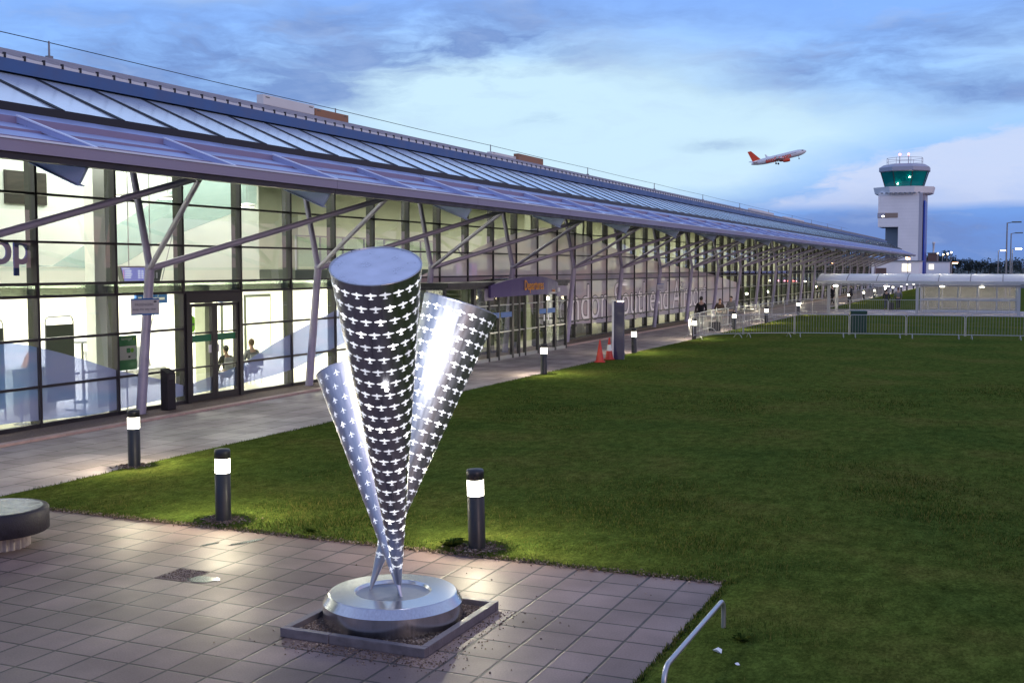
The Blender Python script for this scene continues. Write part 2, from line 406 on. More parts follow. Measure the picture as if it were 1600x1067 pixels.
def text_mesh(name, body, size, mat_, parent=None, loc=(0,0,0), rot=(0,0,0), align='CENTER', extrude=.004, offset=0., sx=1., shear=0., spacing=1.):
    cu = bpy.data.curves.new(name, 'FONT'); cu.body = body; cu.size = size; cu.align_x = align; cu.extrude = extrude; cu.offset = offset
    cu.shear = shear; cu.space_character = spacing; cu.resolution_u = 4
    t = bpy.data.objects.new(name+'_tmp', cu); COL.objects.link(t)
    C.view_layer.update()
    me = bpy.data.meshes.new_from_object(t.evaluated_get(C.evaluated_depsgraph_get()))
    bpy.data.objects.remove(t); bpy.data.curves.remove(cu)
    me.materials.clear(); me.materials.append(M[mat_])
    for v in me.vertices: v.co.x *= sx
    o = bpy.data.objects.new(name, me); COL.objects.link(o); o.location = loc; o.rotation_euler = rot
    if parent: o.parent = parent
    return o
FACE_X = (R(90), 0, R(90))     # text read by someone looking along -X
FACE_MY = (R(90), 0, 0)        # text read by someone looking along +Y

# ------------------------------------------------------------------ ground, path, plaza, lawn
setting(MB().poly([(-3000,-600,-.05),(3000,-600,-.05),(3000,4000,-.05),(-3000,4000,-.05)]).obj('ground', 'hedge'))
setting(MB().poly([(-60,205,-.03),(120,205,-.03),(120,330,-.03),(-60,330,-.03)]).obj('tarmac_apron', 'tarmac'))
PX0, PX1 = -17.42, -13.65
setting(MB().box((-40,-12,-.2),(-2.72,12.1,0)).obj('plaza_paving', 'plaza_slabs'))
setting(MB().box((PX0,12.1,-.2),(PX1,84.5,-.002)).obj('path', 'path_slabs'))
setting(MB().box((PX0,84.5,-.2),(16,96,-.001)).obj('cross_path', 'path_slabs'))
setting(MB().box((PX0,96,-.2),(-13.9,215,-.002)).obj('far_path', 'path_slabs'))
k = MB()
y = 12.1
while y < 190:
    k.box((-17.64,y+.006,-.1),(-17.42,y+.91,.045)); y += .92
setting(k.obj('kerb', 'kerb_stone'))
setting(MB().box((-18.72,12.1,-.15),(-17.64,190,.02)).obj('gravel_margin', 'gravel_strip'))

def grid_sheet(name, x0, x1, y0, y1, nx, ny, z, amp, m, edge=.04):
    vs = []; fs = []
    for j in range(ny+1):
        for i in range(nx+1):
            x = x0+(x1-x0)*i/nx; yy = y0+(y1-y0)*j/ny
            e = i in (0, nx) or j in (0, ny)
            dx = random.uniform(-edge, edge) if i in (0, nx) else 0; dy = random.uniform(-edge, edge) if j in (0, ny) else 0
            zz = z+amp*(math.sin(x*1.3+yy*.7)+math.sin(x*.31-yy*.43)*1.4)*.5 if not e else z-.02
            vs.append((x+dx, yy+dy, zz))
    for j in range(ny):
        for i in range(nx): a = j*(nx+1)+i; fs.append((a,a+1,a+nx+2,a+nx+1))
    mb = MB(); mb.add(vs, fs, 0, True); return mb.obj(name, m)
def lawn_sheet():
    lin = lambda a, b, n: [a+(b-a)*i/n for i in range(n)]
    X_ = lin(PX1, -2.72, 90)+lin(-2.72, 6, 60)+lin(6, 40, 60)+[40]; Y_ = lin(-12, 12.1, 100)+lin(12.1, 84.4, 260)+[84.4]
    nx = len(X_); vs = []; fs = []
    for yy in Y_:
        for x in X_:
            z = .028+.018*(math.sin(x*1.3+yy*.7)+math.sin(x*.31-yy*.43)*1.4)*.5; dx = dy = 0
            if (x == PX1 and yy >= 12.1): dx = random.uniform(-.04,.04); z = .006
            elif abs(yy-12.1) < 1e-6 and x <= -2.72: dy = random.uniform(-.04,.04); z = .006
            elif x == -2.72 and yy < 12.1: dx = random.uniform(-.04,.04); z = .006
            vs.append((x+dx, yy+dy, z))
    for j in range(len(Y_)-1):
        for i in range(nx-1):
            if X_[i] < -2.73 and Y_[j] < 12.09: continue
            a = j*nx+i; fs.append((a,a+1,a+nx+1,a+nx))
    mb = MB(); mb.add(vs, fs, 0, True); return mb.obj('lawn', 'lawn_grass')
setting(lawn_sheet())
setting(grid_sheet('far_lawn', -13.8, 60, 96.1, 200, 60, 60, .02, .02, 'lawn_grass'))

# grass blades: nearest part of the lawn, thinning with distance
def grass():
    mb_v = []; mb_f = []; mi = []
    rnd = random.Random(3)
    n = 0
    def blade(x, y, s, h):
        nonlocal n
        a = rnd.uniform(0, 2*PI); lean = rnd.uniform(.1,.8)*h; w = s
        b = rnd.uniform(0, 2*PI)
        mb_v.extend([(x+math.cos(a)*w, y+math.sin(a)*w, .0), (x-math.cos(a)*w, y-math.sin(a)*w, .0), (x+math.cos(b)*lean, y+math.sin(b)*lean, h)])
        mb_f.append((n, n+1, n+2)); n += 3
        mi.append(rnd.choices((0,1,2),(5,4.5,2.2))[0])
    cnt = 0
    while cnt < 210000:
        d = 8.5*math.exp(rnd.random()*1.55); az = R(-48+50*rnd.random())
        x = math.sin(az)*d; y = math.cos(az)*d
        inl = (y > 12.13 and x > PX1+.03) or (y <= 12.13 and x > -2.69)
        if not inl: continue
        patch = math.sin(x*2.1+1.3*math.sin(y*1.7))*math.sin(y*2.6+math.sin(x*1.1))
        if rnd.random() < .25-.25*patch: continue
        h = rnd.uniform(.022,.052)*(1+.35*patch)
        if rnd.random() < .03: h *= 1.7
        blade(x, y, .0024+.00026*d, h); cnt += 1
    for _ in range(9000):   # fringe along the paving edges
        if rnd.random() < .6: x = rnd.uniform(PX1, -2.6); y = 12.1+abs(rnd.gauss(0,.05))-.03
        elif rnd.random() < .5: x = -2.72+abs(rnd.gauss(0,.05))-.03; y = rnd.uniform(7.5, 12.1)
        else: x = PX1+abs(rnd.gauss(0,.05))-.03; y = rnd.uniform(12.1, 40)
        blade(x, y, .006, rnd.uniform(.02,.05))
    mb = MB(); mb.v = mb_v; mb.f = mb_f; mb.m = mi; mb.smooth = [False]*len(mb_f)
    setting(mb.obj('grass', ['leaf_mid','leaf_dark','leaf_dry']), 'stuff')
grass()

# soil scars round bollard feet, weeds & gravel
def stones(name, fn, n, seed, smin=.006, smax=.016):
    rnd = random.Random(seed); mb = MB()
    for _ in range(n):
        x, y, z = fn(rnd); s = rnd.uniform(smin, smax)
        vs = [(x+rnd.uniform(-1,1)*s*.3+dx*s, y+rnd.uniform(-1,1)*s*.3+dy*s, z+dz*s) for dx,dy,dz in ((1,0,.2),(-.5,.85,.2),(-.5,-.85,.2),(0,0,.9),(0,0,-.3))]
        mb.add(vs, [(0,1,3),(1,2,3),(2,0,3),(1,0,4),(2,1,4),(0,2,4)], rnd.choices((0,1,2),(5,4,2))[0])
    return setting(mb.obj(name, ['gravel_a','gravel_b','gravel_c']), 'stuff')

# ------------------------------------------------------------------ sculpture, planter frame, gravel
BC = Vector((-5.36, 9.52, 0))
fx0, fx1, fy0, fy1 = -6.10, -4.60, 8.72, 10.30
pf = thing('planter_frame', 'low dark stone kerb frame round the cone sculpture on the plaza', 'planter', (BC.x, BC.y, 0))
def framepiece(a, b):
    mb = MB(); mb.box((a[0]-BC.x,a[1]-BC.y,0),(b[0]-BC.x,b[1]-BC.y,.085)); mb.obj('kerb_stone', 'frame_stone', pf, bevel=.006)
w = .07
framepiece((fx0,fy0),(-5.58,fy0+w)); framepiece((-5.574,fy0),(fx1,fy0+w)); framepiece((fx1-w,fy0+w+.004),(fx1,fy1-w-.004))
framepiece((fx0,fy1-w),(fx1,fy1)); framepiece((fx0,fy0+w+.004),(fx0+w,fy1-w-.004))
setting(MB().poly([(fx0+w,fy0+w,.03),(fx1-w,fy0+w,.03),(fx1-w,fy1-w,.03),(fx0+w,fy1-w,.03)]).obj('gravel_bed', 'gravel_strip'), 'stuff')
stones('gravel', lambda r: (r.uniform(fx0+w+.02,fx1-w-.02), r.uniform(fy0+w+.02,fy1-w-.02), .036), 5200, 5)
def spill(r):
    if r.random() < .6:
        t = r.random(); return (-5.9+1.5*t+r.gauss(0,.1), fy0-.02-abs(r.gauss(0,.13)), .003)
    if r.random() < .8: return (fx1+.02+abs(r.gauss(0,.16)), r.uniform(8.6,10.3), .003)
    return (r.uniform(-6.8,-3), r.uniform(8.0,11.9), .003)
stones('spilt_gravel', spill, 900, 6, .005, .013)
stones('edge_soil', lambda r: (r.uniform(-13.6,-2.75), 12.1+r.gauss(0,.05), .012), 2600, 8, .006, .02)

sc_ = thing('cone_sculpture', 'steel sculpture of three leaning perforated cones on a round steel base', 'sculpture', tuple(BC))
base = MB()
bp_ = [(.665,.0),(.665,.220),(.661,.226),(.612,.300),(.604,.306),(.372,.312),(.362,.309),(.350,.284),(.0,.278)]
for p, q in zip(bp_, bp_[1:]):
    vs = [(r*math.cos(2*PI*i/96), r*math.sin(2*PI*i/96), z) for r, z in (p, q) for i in range(96)]
    base.add(vs, [(i,(i+1)%96,96+(i+1)%96,96+i) for i in range(96)], 1 if p[0] < .355 else 0, True)
base.obj('base_drum', ['steel_base','steel_dish'], sc_)
def unit_plane(kind):
    """list of (quad strips) for an aeroplane silhouette, nose +v, span about 1"""
    q = []
    def strip(pts):  # pts: list of (u, v0, v1)
        for a, b in zip(pts, pts[1:]): q.append(((a[0],a[1]),(b[0],b[1]),(b[0],b[2]),(a[0],a[2])))
    if kind == 'prop':
        strip([(-.50,.05,.08),(-.38,.0,.14),(-.2,-.03,.17),(-.075,-.05,.19),(.075,-.05,.19),(.2,-.03,.17),(.38,.0,.14),(.50,.05,.08)])
        q.append(((-.075,.192),(.075,.192),(.04,.33),(-.04,.33)))
        q.append(((-.05,-.30),(.05,-.30),(.075,-.052),(-.075,-.052)))
        strip([(-.19,-.37,-.32),(-.1,-.40,-.302),(.1,-.40,-.302),(.19,-.37,-.32)])
    else:
        strip([(-.45,-.14,-.08),(-.22,-.02,.08),(-.06,.06,.2),(.06,.06,.2),(.22,-.02,.08),(.45,-.14,-.08)])
        q.append(((-.06,.202),(.06,.202),(.025,.48),(-.025,.48)))
        q.append(((-.045,-.33),(.045,-.33),(.06,.058),(-.06,.058)))
        strip([(-.2,-.45,-.40),(-.04,-.40,-.332),(.04,-.40,-.332),(.2,-.45,-.40)])
    return q
def make_cone(foot, top, rtop, rfoot, kind, s0, s1, gap, vgap, t0, glow, lid=True, spin=0.):
    foot = Vector(foot); top = Vector(top); ax = top-foot; L = ax.length
    Mq = ax.to_track_quat('Z', 'Y').to_matrix().to_4x4()
    mb = MB(); n = 96; K = 24
    prof = [(rfoot+(rtop-rfoot)*k/K, L*k/K) for k in range(K+1)]
    vs = []
    for r, z in prof: vs += [(r*math.cos(2*PI*i/n), r*math.sin(2*PI*i/n), z) for i in range(n)]
    mb.add(vs, [(k*n+i,k*n+(i+1)%n,(k+1)*n+(i+1)%n,(k+1)*n+i) for k in range(K) for i in range(n)], 0, True)
    # rolled rim and recessed lid
    mb.lathe([(rtop+.0005,L-.012),(rtop+.004,L-.006),(rtop+.002,L+.003),(rtop-.008,L+.003),(rtop-.008,L-.004)], n=n, mi=0)
    mb.lathe([(rtop-.009,L-.004),(0,L-.003)], n=n, mi=2)
    P_ = unit_plane(kind); vs_ = .84 if kind == 'prop' else .9
    z = L-.055-s1*.45; row = 0; rg = random.Random(int(s1*1e4))
    while z > L*t0:
        t = z/L; s = s0+(s1-s0)*t; r = rfoot+(rtop-rfoot)*t
        m_ = max(4, round(2*PI*r/(s*gap)))
        for i in range(m_):
            th = 2*PI*(i+.5*(row % 2))/m_+spin
            gi = rg.choices((1,3,4),(6,3,1))[0]
            for qd in P_:
                pts = []
                for (u, v) in qd:
                    v *= vs_
                    zz = z+v*s; rr = rfoot+(rtop-rfoot)*zz/L+.0022
                    pts.append((rr*math.cos(th+u*s/rr), rr*math.sin(th+u*s/rr), zz))
                mb.add(pts, [(0,1,2,3)], gi)
        z -= s*vgap; row += 1
    o = mb.obj('perforated_cone', ['steel_cone', glow, 'steel_lid', 'glow_soft', 'glow_hot'], sc_)
    o.matrix_local = Matrix.Translation(foot-BC) @ Mq
    return o
def ray(x, y, D):
    f = Vector((0,0,-1)); v = Vector(((x-800)/F, -(y-533.5)/F, -1))*D
    return cam_m @ v
C.view_layer.update(); cam_m = cam.matrix_world.copy()
cone_main = make_cone((-5.30,9.54,.27), (-4.76,8.205,3.41), .376, .012, 'prop', .090, .101, 1.16, 1.24, .10, 'glow_cut')
_steel('steel_satin', (.62,.60,.68), .50, (30,30,2), 1.)
cone_left = make_cone((-5.237,9.46,.27), (-6.137,9.938,2.365), .285, .012, 'jet', .068, .072, 1.6, 1.75, .10, 'glow_cut_dim', spin=.3)
cone_left.data.materials[0] = M['steel_satin']
_steel('steel_rough', (.50,.50,.54), .43, (30,30,2), 1.)
cone_right = make_cone((-5.621,9.53,.27), (-4.99,10.26,3.02), .375, .012, 'prop', .092, .104, 1.2, 1.18, .10, 'glow_cut')

axm = (Vector((-4.76,8.205,3.41))-Vector((-5.23,9.40,.31)))
pm = Vector((-5.23,9.40,.31))+axm*.70; tocam = (Vector((0,0,CAM_H))-pm); tocam = (tocam-axm.normalized()*tocam.dot(axm.normalized())).normalized()
MB().ball((0,0,0), .016, 8).obj('lamp_bulb', 'spot_bulb', sc_, loc=tuple(pm+tocam*.272+axm.normalized().cross(tocam)*.02-BC))
# seam strips on the two tall cones
cone_right.data.materials[0] = M['steel_rough']
# ------------------------------------------------------------------ bollards
def make_bollard(loc, label):
    b = thing('bollard_light', label, 'bollard', loc, 0, 'black bollard lights with glowing white bands')
    MB().lathe([(.103,-.02),(.103,.655),(.096,.665),(.096,.67)], n=28).obj('post', 'bollard_black', b)
    n = 28; vs = [(.099*math.cos(2*PI*i/n), .099*math.sin(2*PI*i/n), z) for z in (.672,.86) for i in range(n)]
    MB().add(vs, [(i,(i+1)%n,n+(i+1)%n,n+i) for i in range(n)], 0, True).obj('lamp_lens', 'lens_glow', b)
    l = bpy.data.lights.new('bulb', 'POINT'); l.energy = 150; l.color = (1,.90,.62); l.shadow_soft_size = .03
    lo = bpy.data.objects.new('bulb', l); COL.objects.link(lo); lo.parent = b; lo.location = (0,0,.835)
    MB().lathe([(.096,.862),(.104,.866),(.106,.96),(.098,.985),(.0,.99)], n=28).obj('cap', 'bollard_black', b)
    return b
BOL = [((-13.58,15.25),'black lit bollard by the path in front of the first leaning column'),
 ((-9.57,12.42),'black lit bollard at the lawn edge left of the cone sculpture'),
 ((-5.81,12.38),'black lit bollard at the lawn edge right of the cone sculpture'),
 ((-13.44,33.6),'lone lit bollard on the grass before the departures porch'),
 ((-13.5,43.3),'lit bollard just right of the dark upright sign post'),
 ((-13.6,53.0),'lit bollard at the near corner of the crowd barriers'),
 ((-13.55,61.4),'lit bollard behind the barriers beside the standing people'),
 ((-13.5,69.9),'second lit bollard behind the barriers along the path'),
 ((-13.7,82.5),'lit bollard behind the barriers nearest the covered walkway')]
for i in range(9):
    BOL.append(((-13.95+.12*(i % 2), 112+11.*i), ''))
ordn = ['nearest','second','third','fourth','fifth','sixth','seventh','eighth','farthest']
bol = None
for i, (p, lab) in enumerate(BOL):
    lab = lab or f'{ordn[i-9]} in the row of lit bollards seen under the covered walkway roof'
    if bol is None: bol = make_bollard((*p,0), lab)
    else: o = copy_thing(bol, lab, (*p, 0)); o.rotation_euler = (R(1.1*math.sin(i*2.3)), R(1.1*math.cos(i*1.7)), i*.8)
for i, (x, y) in enumerate(((-13.58,15.25),(-9.57,12.42),(-5.81,12.38))):
    stones('bare_soil', lambda r, x=x, y=y: (x+r.gauss(0,.14), y+r.gauss(0,.12), .03), 420, 20+i, .008, .024)

# ------------------------------------------------------------------ terminal building
T = thing('terminal_building', 'long glass fronted terminal with leaning branching columns and sloping roof', 'building', (-18.75,20,0))
TI = Matrix.Translation((18.75,-20,0))
def tp(mb, name, mats, parent=None, **kw):
    o = mb.obj(name, mats, parent or T, **kw)
    if parent is None: o.location = (18.75,-20,0)     # verts are in world coordinates
    return o
BAY = 6.95; Y0 = 20.85; SM = BAY/3
XF = -18.75; XE = -13.0
YA, YB = 8.0, 180.0
NB = 24
cols = [Y0+BAY*n for n in range(-1, 23)]
def roofprof():
    return [(-17.15,7.30),(-17.6,7.44),(-18.5,7.70),(-20,8.06),(-22,8.40),(-26,8.75),(-34,8.9),(-44,8.2),(-46,7.6)]
# main roof sheet with seams
rp = roofprof(); mb = MB()
for a, b in zip(rp, rp[1:]): mb.add([(a[0],YA,a[1]),(a[0],YB,a[1]),(b[0],YB,b[1]),(b[0],YA,b[1])], [(0,1,2,3)], 0, True)
mb.add([(x,YB,z) for x, z in rp]+[(-46,YB,5),(-17.15,YB,5)], [tuple(range(len(rp)+2))], 0)
y = YA
while y < YB:
    for a, b in zip(rp[:5], rp[1:5]):
        mb.prism([(a[0],y,a[1]),(b[0],y,b[1]),(b[0],y,b[1]+.035),(a[0],y,a[1]+.035)], (0,.03,0))
    y += .47
tp(mb, 'main_roof', 'roof_sheet')
# blue gutter upstand with a clipped white edge
tp(MB().box((-17.15,YA,6.99),(-17.06,YB,7.235)), 'gutter_board', 'gutter_blue')
mb = MB(); y = YA
while y < YB:
    mb.box((-17.15,y+.02,7.237),(-17.07,y+.45,7.29)); mb.box((-17.10,y+.45,7.237),(-17.05,y+.49,7.33), 1); y += .47
tp(mb, 'roof_edge', ['white_edge','roof_rail'])
# sloping roof glazing with dark caps
zA, zB = 6.06, 6.95
mb = MB(); mb.add([(-15.0,YA,zA),(-15.0,YB,zA),(-17.06,YB,zB),(-17.06,YA,zB)], [(0,3,2,1)])
y = 15.23-1.465*5
nx_ = Vector((-.4,0,1)).normalized()
while y < YB-.2:
    for dy in (-.05,.03):
        mb.prism([(-14.96,y+dy,zA-.01),(-17.06,y+dy,zB+.0),(-17.06,y+dy,zB+.016),(-14.96,y+dy,zA+.016)], (0,.026,0), 1)
    y += 1.465
mb.box((-14.98,YA,zA-.17),(-14.90,YB,zA-.004), 1)
tp(mb, 'glazed_roof', ['roof_glazing','roof_rail'])
# canopy: stepped planks
zE = 5.235; s_ = .36
def cz(x): return zE+(XE-x)*s_
mb = MB()
xs = [-13.06,-13.55,-14.1,-14.62]
for i in range(3):
    a, b = xs[i], xs[i+1]
    mb.add([(a,YA,cz(a)-.10),(a,YB,cz(a)-.10),(b,YB,cz(b)-.14),(b,YA,cz(b)-.14)], [(0,3,2,1)])
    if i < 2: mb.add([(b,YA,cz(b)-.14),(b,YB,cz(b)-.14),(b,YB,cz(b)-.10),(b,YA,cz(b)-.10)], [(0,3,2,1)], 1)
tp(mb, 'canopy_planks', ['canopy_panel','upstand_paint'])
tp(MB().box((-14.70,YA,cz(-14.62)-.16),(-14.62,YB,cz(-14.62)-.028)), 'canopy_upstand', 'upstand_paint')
tp(MB().add([(-14.66,YA,cz(-14.62)-.026),(-14.66,YB,cz(-14.62)-.026),(-14.97,YB,5.95),(-14.97,YA,5.95)], [(0,3,2,1)]), 'canopy_flashing', 'canopy_panel')
# eave fascia with joints
for n in range(NB):
    y0 = cols[n]; y1 = y0+BAY-.012
    if n == 0: y0 = YA
    mb = MB().box((-13.06,y0,5.03),(XE,y1,5.20)).box((-13.10,y0,5.205),(XE+.02,y1,5.235), 2).box((-13.20,y0,4.93),(XE-.05,y1,5.027), 1)  # lower board coloured dark to give the shaded eave underside
    tp(mb, 'eave_fascia', ['fascia_paint','dark_frame','light_top'])
# soffit
tp(MB().add([(-13.1,YA,5.0),(-13.1,YB,5.0),(-19.0,YB,6.75),(-19.0,YA,6.75)], [(0,1,2,3)]), 'soffit', 'dark_frame')
# rafters: white top strip and bluish sides put light and shade into colour
for n in range(NB*2):
    y = cols[0]+n*BAY/2
    mb = MB().prism([(-13.02,y,cz(-13.02)-.09),(-14.62,y,cz(-14.62)-.13),(-14.62,y,cz(-14.62)-.025),(-13.02,y,cz(-13.02)-.012)], (0,.06,0))
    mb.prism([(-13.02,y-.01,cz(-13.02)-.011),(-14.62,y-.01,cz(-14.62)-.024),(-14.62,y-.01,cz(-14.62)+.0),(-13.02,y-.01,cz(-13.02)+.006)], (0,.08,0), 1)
    tp(mb, 'rafter', ['canopy_panel','light_top'])
# gussets under the eave and branching columns
def make_column():
    c = bpy.data.objects.new('column', None); COL.objects.link(c); c.parent = T
    b_, nd = Vector((-18.35,0,-.02)), Vector((-18.0,0,3.36))
    MB().tube(b_, nd, .115, .105, 16).lathe([(.17,0),(.17,.02)], (-18.35,0,.0), 16).obj('trunk', 'steel_paint', c)
    MB().ball((-18.0,0,3.38), .115, 8).obj('node', 'steel_paint', c)
    MB().tube((-18.0,0,3.36), (-18.62,0,6.55), .085, .075, 12).obj('strut', 'steel_paint', c)
    MB().tube((-18.0,0,3.36), (-13.85,BAY/2-.06,5.02), .075, .062, 12).obj('strut', 'steel_paint', c)
    MB().tube((-18.0,0,3.36), (-13.85,-BAY/2+.06,5.02), .062, .055, 12).obj('strut', 'steel_paint', c)
    g = MB().prism([(-13.12,-.03,5.02),(-14.3,-.03,5.2),(-14.3,-.03,5.06),(-13.35,-.03,4.68)], (0,.06,0))
    g.prism([(-13.33,-.09,4.665),(-14.3,-.09,5.055),(-14.3,-.09,5.04),(-13.33,-.09,4.65)], (0,.18,0))
    g.obj('gusset', 'canopy_panel', c)
    return c
col0 = None
for y in cols:
    if col0 is None: col0 = make_column(); c = col0
    else: c = copy_thing(col0, parent=T)
    c.location = (18.75, y-20, 0)
# curtain wall: per bay a frame (mullions + transoms) and its pane
def make_bay(y0, y1, porch=False, door=False):
    mb = MB(); n = round((y1-y0)/SM)
    for i in range(n):
        y = y0+i*SM
        mb.box((XF-.02,y-.033,0),(XF+.09,y+.033,6.6), 0)
        mb.box((XF-.20,y-.03,0),(XF-.022,y+.03,6.6), 1)
    for z, h in ((.06,.09),(.88,.055),(1.87,.055),(2.77,.06),(3.04,.05),(3.92,.05),(4.92,.05),(5.9,.05)):
        for i in range(n):
            ya, yb = y0+i*SM+.034, y0+(i+1)*SM-.034
            if z < 2.7 and ((porch and i > 0) or (door and i == door)): continue
            mb.box((XF-.05,ya,z-h/2),(XF+.075,yb,z+h/2), 0)
    for i in range(n):
        ya, yb = y0+i*SM+.034, y0+(i+1)*SM-.034
        mb.box((XF-.045,ya,2.802),(XF+.03,yb,3.013), 2)
    fr = tp(mb, 'window_frame', ['dark_frame','mullion_side','spandrel'])
    g = MB()
    for i in range(n):
        ya, yb = y0+i*SM, y0+(i+1)*SM
        z0 = 2.8 if ((porch and i > 0) or (door and i == door)) else .05
        g.add([(XF+.01,ya,z0),(XF+.01,yb,z0),(XF+.01,yb,6.6),(XF+.01,ya,6.6)], [(0,1,2,3)])
    g.obj('window_pane', 'facade_glass', fr)
YM = 18.2-2*SM       # first mullion
nb = 0
yy = YM-BAY
while yy < 172:
    # the glazed double door stands in the bay from the third mullion
    make_bay(yy, yy+BAY, porch=(33.5 < yy+SM < 36 or 40 < yy+.1 < 43), door=(1 if abs(yy-(18.2+SM*1-0)) < .3 else False))
    yy += BAY
yd = 18.2+SM*2       # door bay start = 22.83
dd = bpy.data.objects.new('double_door', None); COL.objects.link(dd); dd.parent = T; dd.location = (18.75,-20,0)
y0, y1 = yd+.035, yd+SM-.035
mb = MB().box((XF-.03,y0,0),(XF+.13,y0+.13,2.74)).box((XF-.03,y1-.13,0),(XF+.13,y1,2.74)).box((XF-.03,y0+.13,2.5),(XF+.13,y1-.13,2.74))
mb.obj('door_frame', 'dark_frame', dd)
ym = (y0+y1)/2
for a, b, hs in ((y0+.135, ym-.005, 1), (ym+.005, y1-.135, -1)):
    dl = MB().box((XF,a,.03),(XF+.1,a+.1,2.48)).box((XF,b-.1,.03),(XF+.1,b,2.48)).box((XF,a+.1,.03),(XF+.1,b-.1,.2)).box((XF,a+.1,2.4),(XF+.1,b-.1,2.48)).box((XF+.02,a+.1,.86),(XF+.08,b-.1,.9)).box((XF+.02,a+.1,1.72),(XF+.08,b-.1,1.76)).obj('door_leaf', 'dark_frame', dd)
    MB().add([(XF+.05,a+.1,.2),(XF+.05,b-.1,.2),(XF+.05,b-.1,2.4),(XF+.05,a+.1,2.4)], [(0,1,2,3)]).obj('door_glass', 'facade_glass', dd)
    MB().box((XF+.055,a+.11,1.52),(XF+.062,b-.11,1.69)).obj('green_strip', 'banner_green', dd)
    yh = b-.22 if hs == 1 else a+.05
    MB().box((XF+.055,yh+.02,1.22),(XF+.062,yh+.17,1.42)).obj('paper_notice', 'sign_white', dd)
# vinyl swooshes and lettering on the glass (film, pale band tinted as reflection, 25 mm in front of the pane)
XV = XF+.035
def yz(pts, x): return [(x, p[0], p[1]) for p in pts]
def band(up, lo, x, m, name, steps=40):
    def samp(P, t):
        n = len(P)-1; k = min(int(t*n), n-1); f = t*n-k
        p0 = P[max(k-1,0)]; p1 = P[k]; p2 = P[k+1]; p3 = P[min(k+2,n)]
        return tuple(.5*((2*p1[i])+(-p0[i]+p2[i])*f+(2*p0[i]-5*p1[i]+4*p2[i]-p3[i])*f*f+(-p0[i]+3*p1[i]-3*p2[i]+p3[i])*f**3) for i in (0,1))
    mb = MB()
    for i in range(steps):
        a, b = samp(lo, i/steps), samp(lo, (i+1)/steps); c, d = samp(up, (i+1)/steps), samp(up, i/steps)
        mb.add(yz([a,b,c,d], x), [(0,1,2,3)])
    return tp(mb, name, m)
band([(13.5,2.3),(17.2,1.88),(18.2,1.71),(19.27,1.43),(20.5,1.05),(21.71,.77),(22.87,.46)],
     [(13.5,.21),(17.14,.21),(18.4,.16),(19.6,.12),(20.5,.14),(21.7,.19),(22.87,.22)], XV, 'vinyl_lilac', 'window_film')
band([(22.88,.46),(25.08,.81),(27.0,1.38),(29.66,2.04),(31.15,2.34),(34.4,2.9)],
     [(22.88,.22),(25.06,.30),(27.4,.48),(29.64,.94),(31.8,1.32),(34.4,1.78)], XV, 'vinyl_lilac', 'window_film')
band([(34.42,2.9),(37.4,3.52),(41.9,4.5),(47,5.1),(52,4.9),(58,4.2),(66,3.6),(76,3.0),(86,2.2)],
     [(34.42,2.82),(38.5,2.84),(44.0,2.8),(46.2,.97),(51.5,.72),(56,.62),(66,.60),(76,.55),(86,.5)], XV, 'vinyl_pale_reflect', 'window_film', 80)
text_mesh('wall_lettering', 'London Southend Airport', 2.48, 'vinyl_dark', T, (XV+.006+18.75,47.2-20,.86), FACE_X, 'LEFT', .001, .045, spacing=1.0, sx=1.10)
text_mesh('wall_lettering', 'London Southend Airport', 2.48, 'vinyl_white', T, (XV+.012+18.75,47.2-20,.86), FACE_X, 'LEFT', .001, -.005, spacing=1.0, sx=1.10)

# porch
P_ = thing('departures_porch', 'projecting dark framed glass entrance porch under the purple departures sign', 'porch', (-17.9,39.8,0))
po = (17.9,-39.8,0)
def pp(mb, name, mats, **kw):
    o = mb.obj(name, mats, P_, **kw); o.location = po; return o
XP = -17.05; pa, pb = 33.9, 45.3
pp(MB().box((-18.62,pa,2.72),(XP+.1,pb,2.86)).box((-18.62,pa,2.63),(XP+.02,pb,2.715)), 'porch_roof', 'dark_frame')
posts = [33.95,36.2,37.45,38.3,39.55,40.2,40.8,42.1,42.9,43.95,45.22]
mb = MB()
for i, y in enumerate(posts):
    w_ = .16 if y in (39.55,36.2,43.95) else .07
    pp(MB().box((XP-.12,y-w_/2,0),(XP,y+w_/2,2.63)), 'porch_post', 'dark_frame')
for y in (pa,pb): pp(MB().box((-18.6,y-.04,0),(-18.5,y+.04,2.63)).box((-18.5,y-.03,.0),(XP-.12,y+.03,.1)).box((-18.5,y-.03,1.2),(XP-.12,y+.03,1.26)), 'side_frame', 'dark_frame')
mb = MB()
for a, b in zip(posts, posts[1:]): mb.box((XP-.09,a+.08,.0),(XP-.02,b-.08,.12)).box((XP-.09,a+.08,1.0),(XP-.03,b-.08,1.04)).box((XP-.09,a+.08,1.98),(XP-.03,b-.08,2.02))
pp(mb, 'porch_rail', 'chrome_grey')
mb = MB()
for a, b in zip(posts, posts[1:]): mb.add([(XP-.06,a,0),(XP-.06,b,0),(XP-.06,b,2.63),(XP-.06,a,2.63)], [(0,1,2,3)])
for y in (pa,pb): mb.add([(-18.5,y,0),(XP-.1,y,0),(XP-.1,y,2.63),(-18.5,y,2.63)], [(0,1,2,3)])
pp(mb, 'porch_glass', 'facade_glass')
pp(MB().box((XP-.02,37.0,2.2),(XP+.03,37.7,2.62)), 'lilac_panel', 'fascia_paint')
pp(MB().box((XP-.02,44.0,2.2),(XP+.03,45.2,2.62)), 'lilac_panel', 'fascia_paint')
for y0, y1, s in ((37.5,38.25,1),(38.4,39.4,1),(42.15,42.85,1),(43.0,43.85,1)):
    pp(MB().box((XP+.002,y0,1.55),(XP+.008,y1,1.74)), 'blue_strip', 'sign_blue')
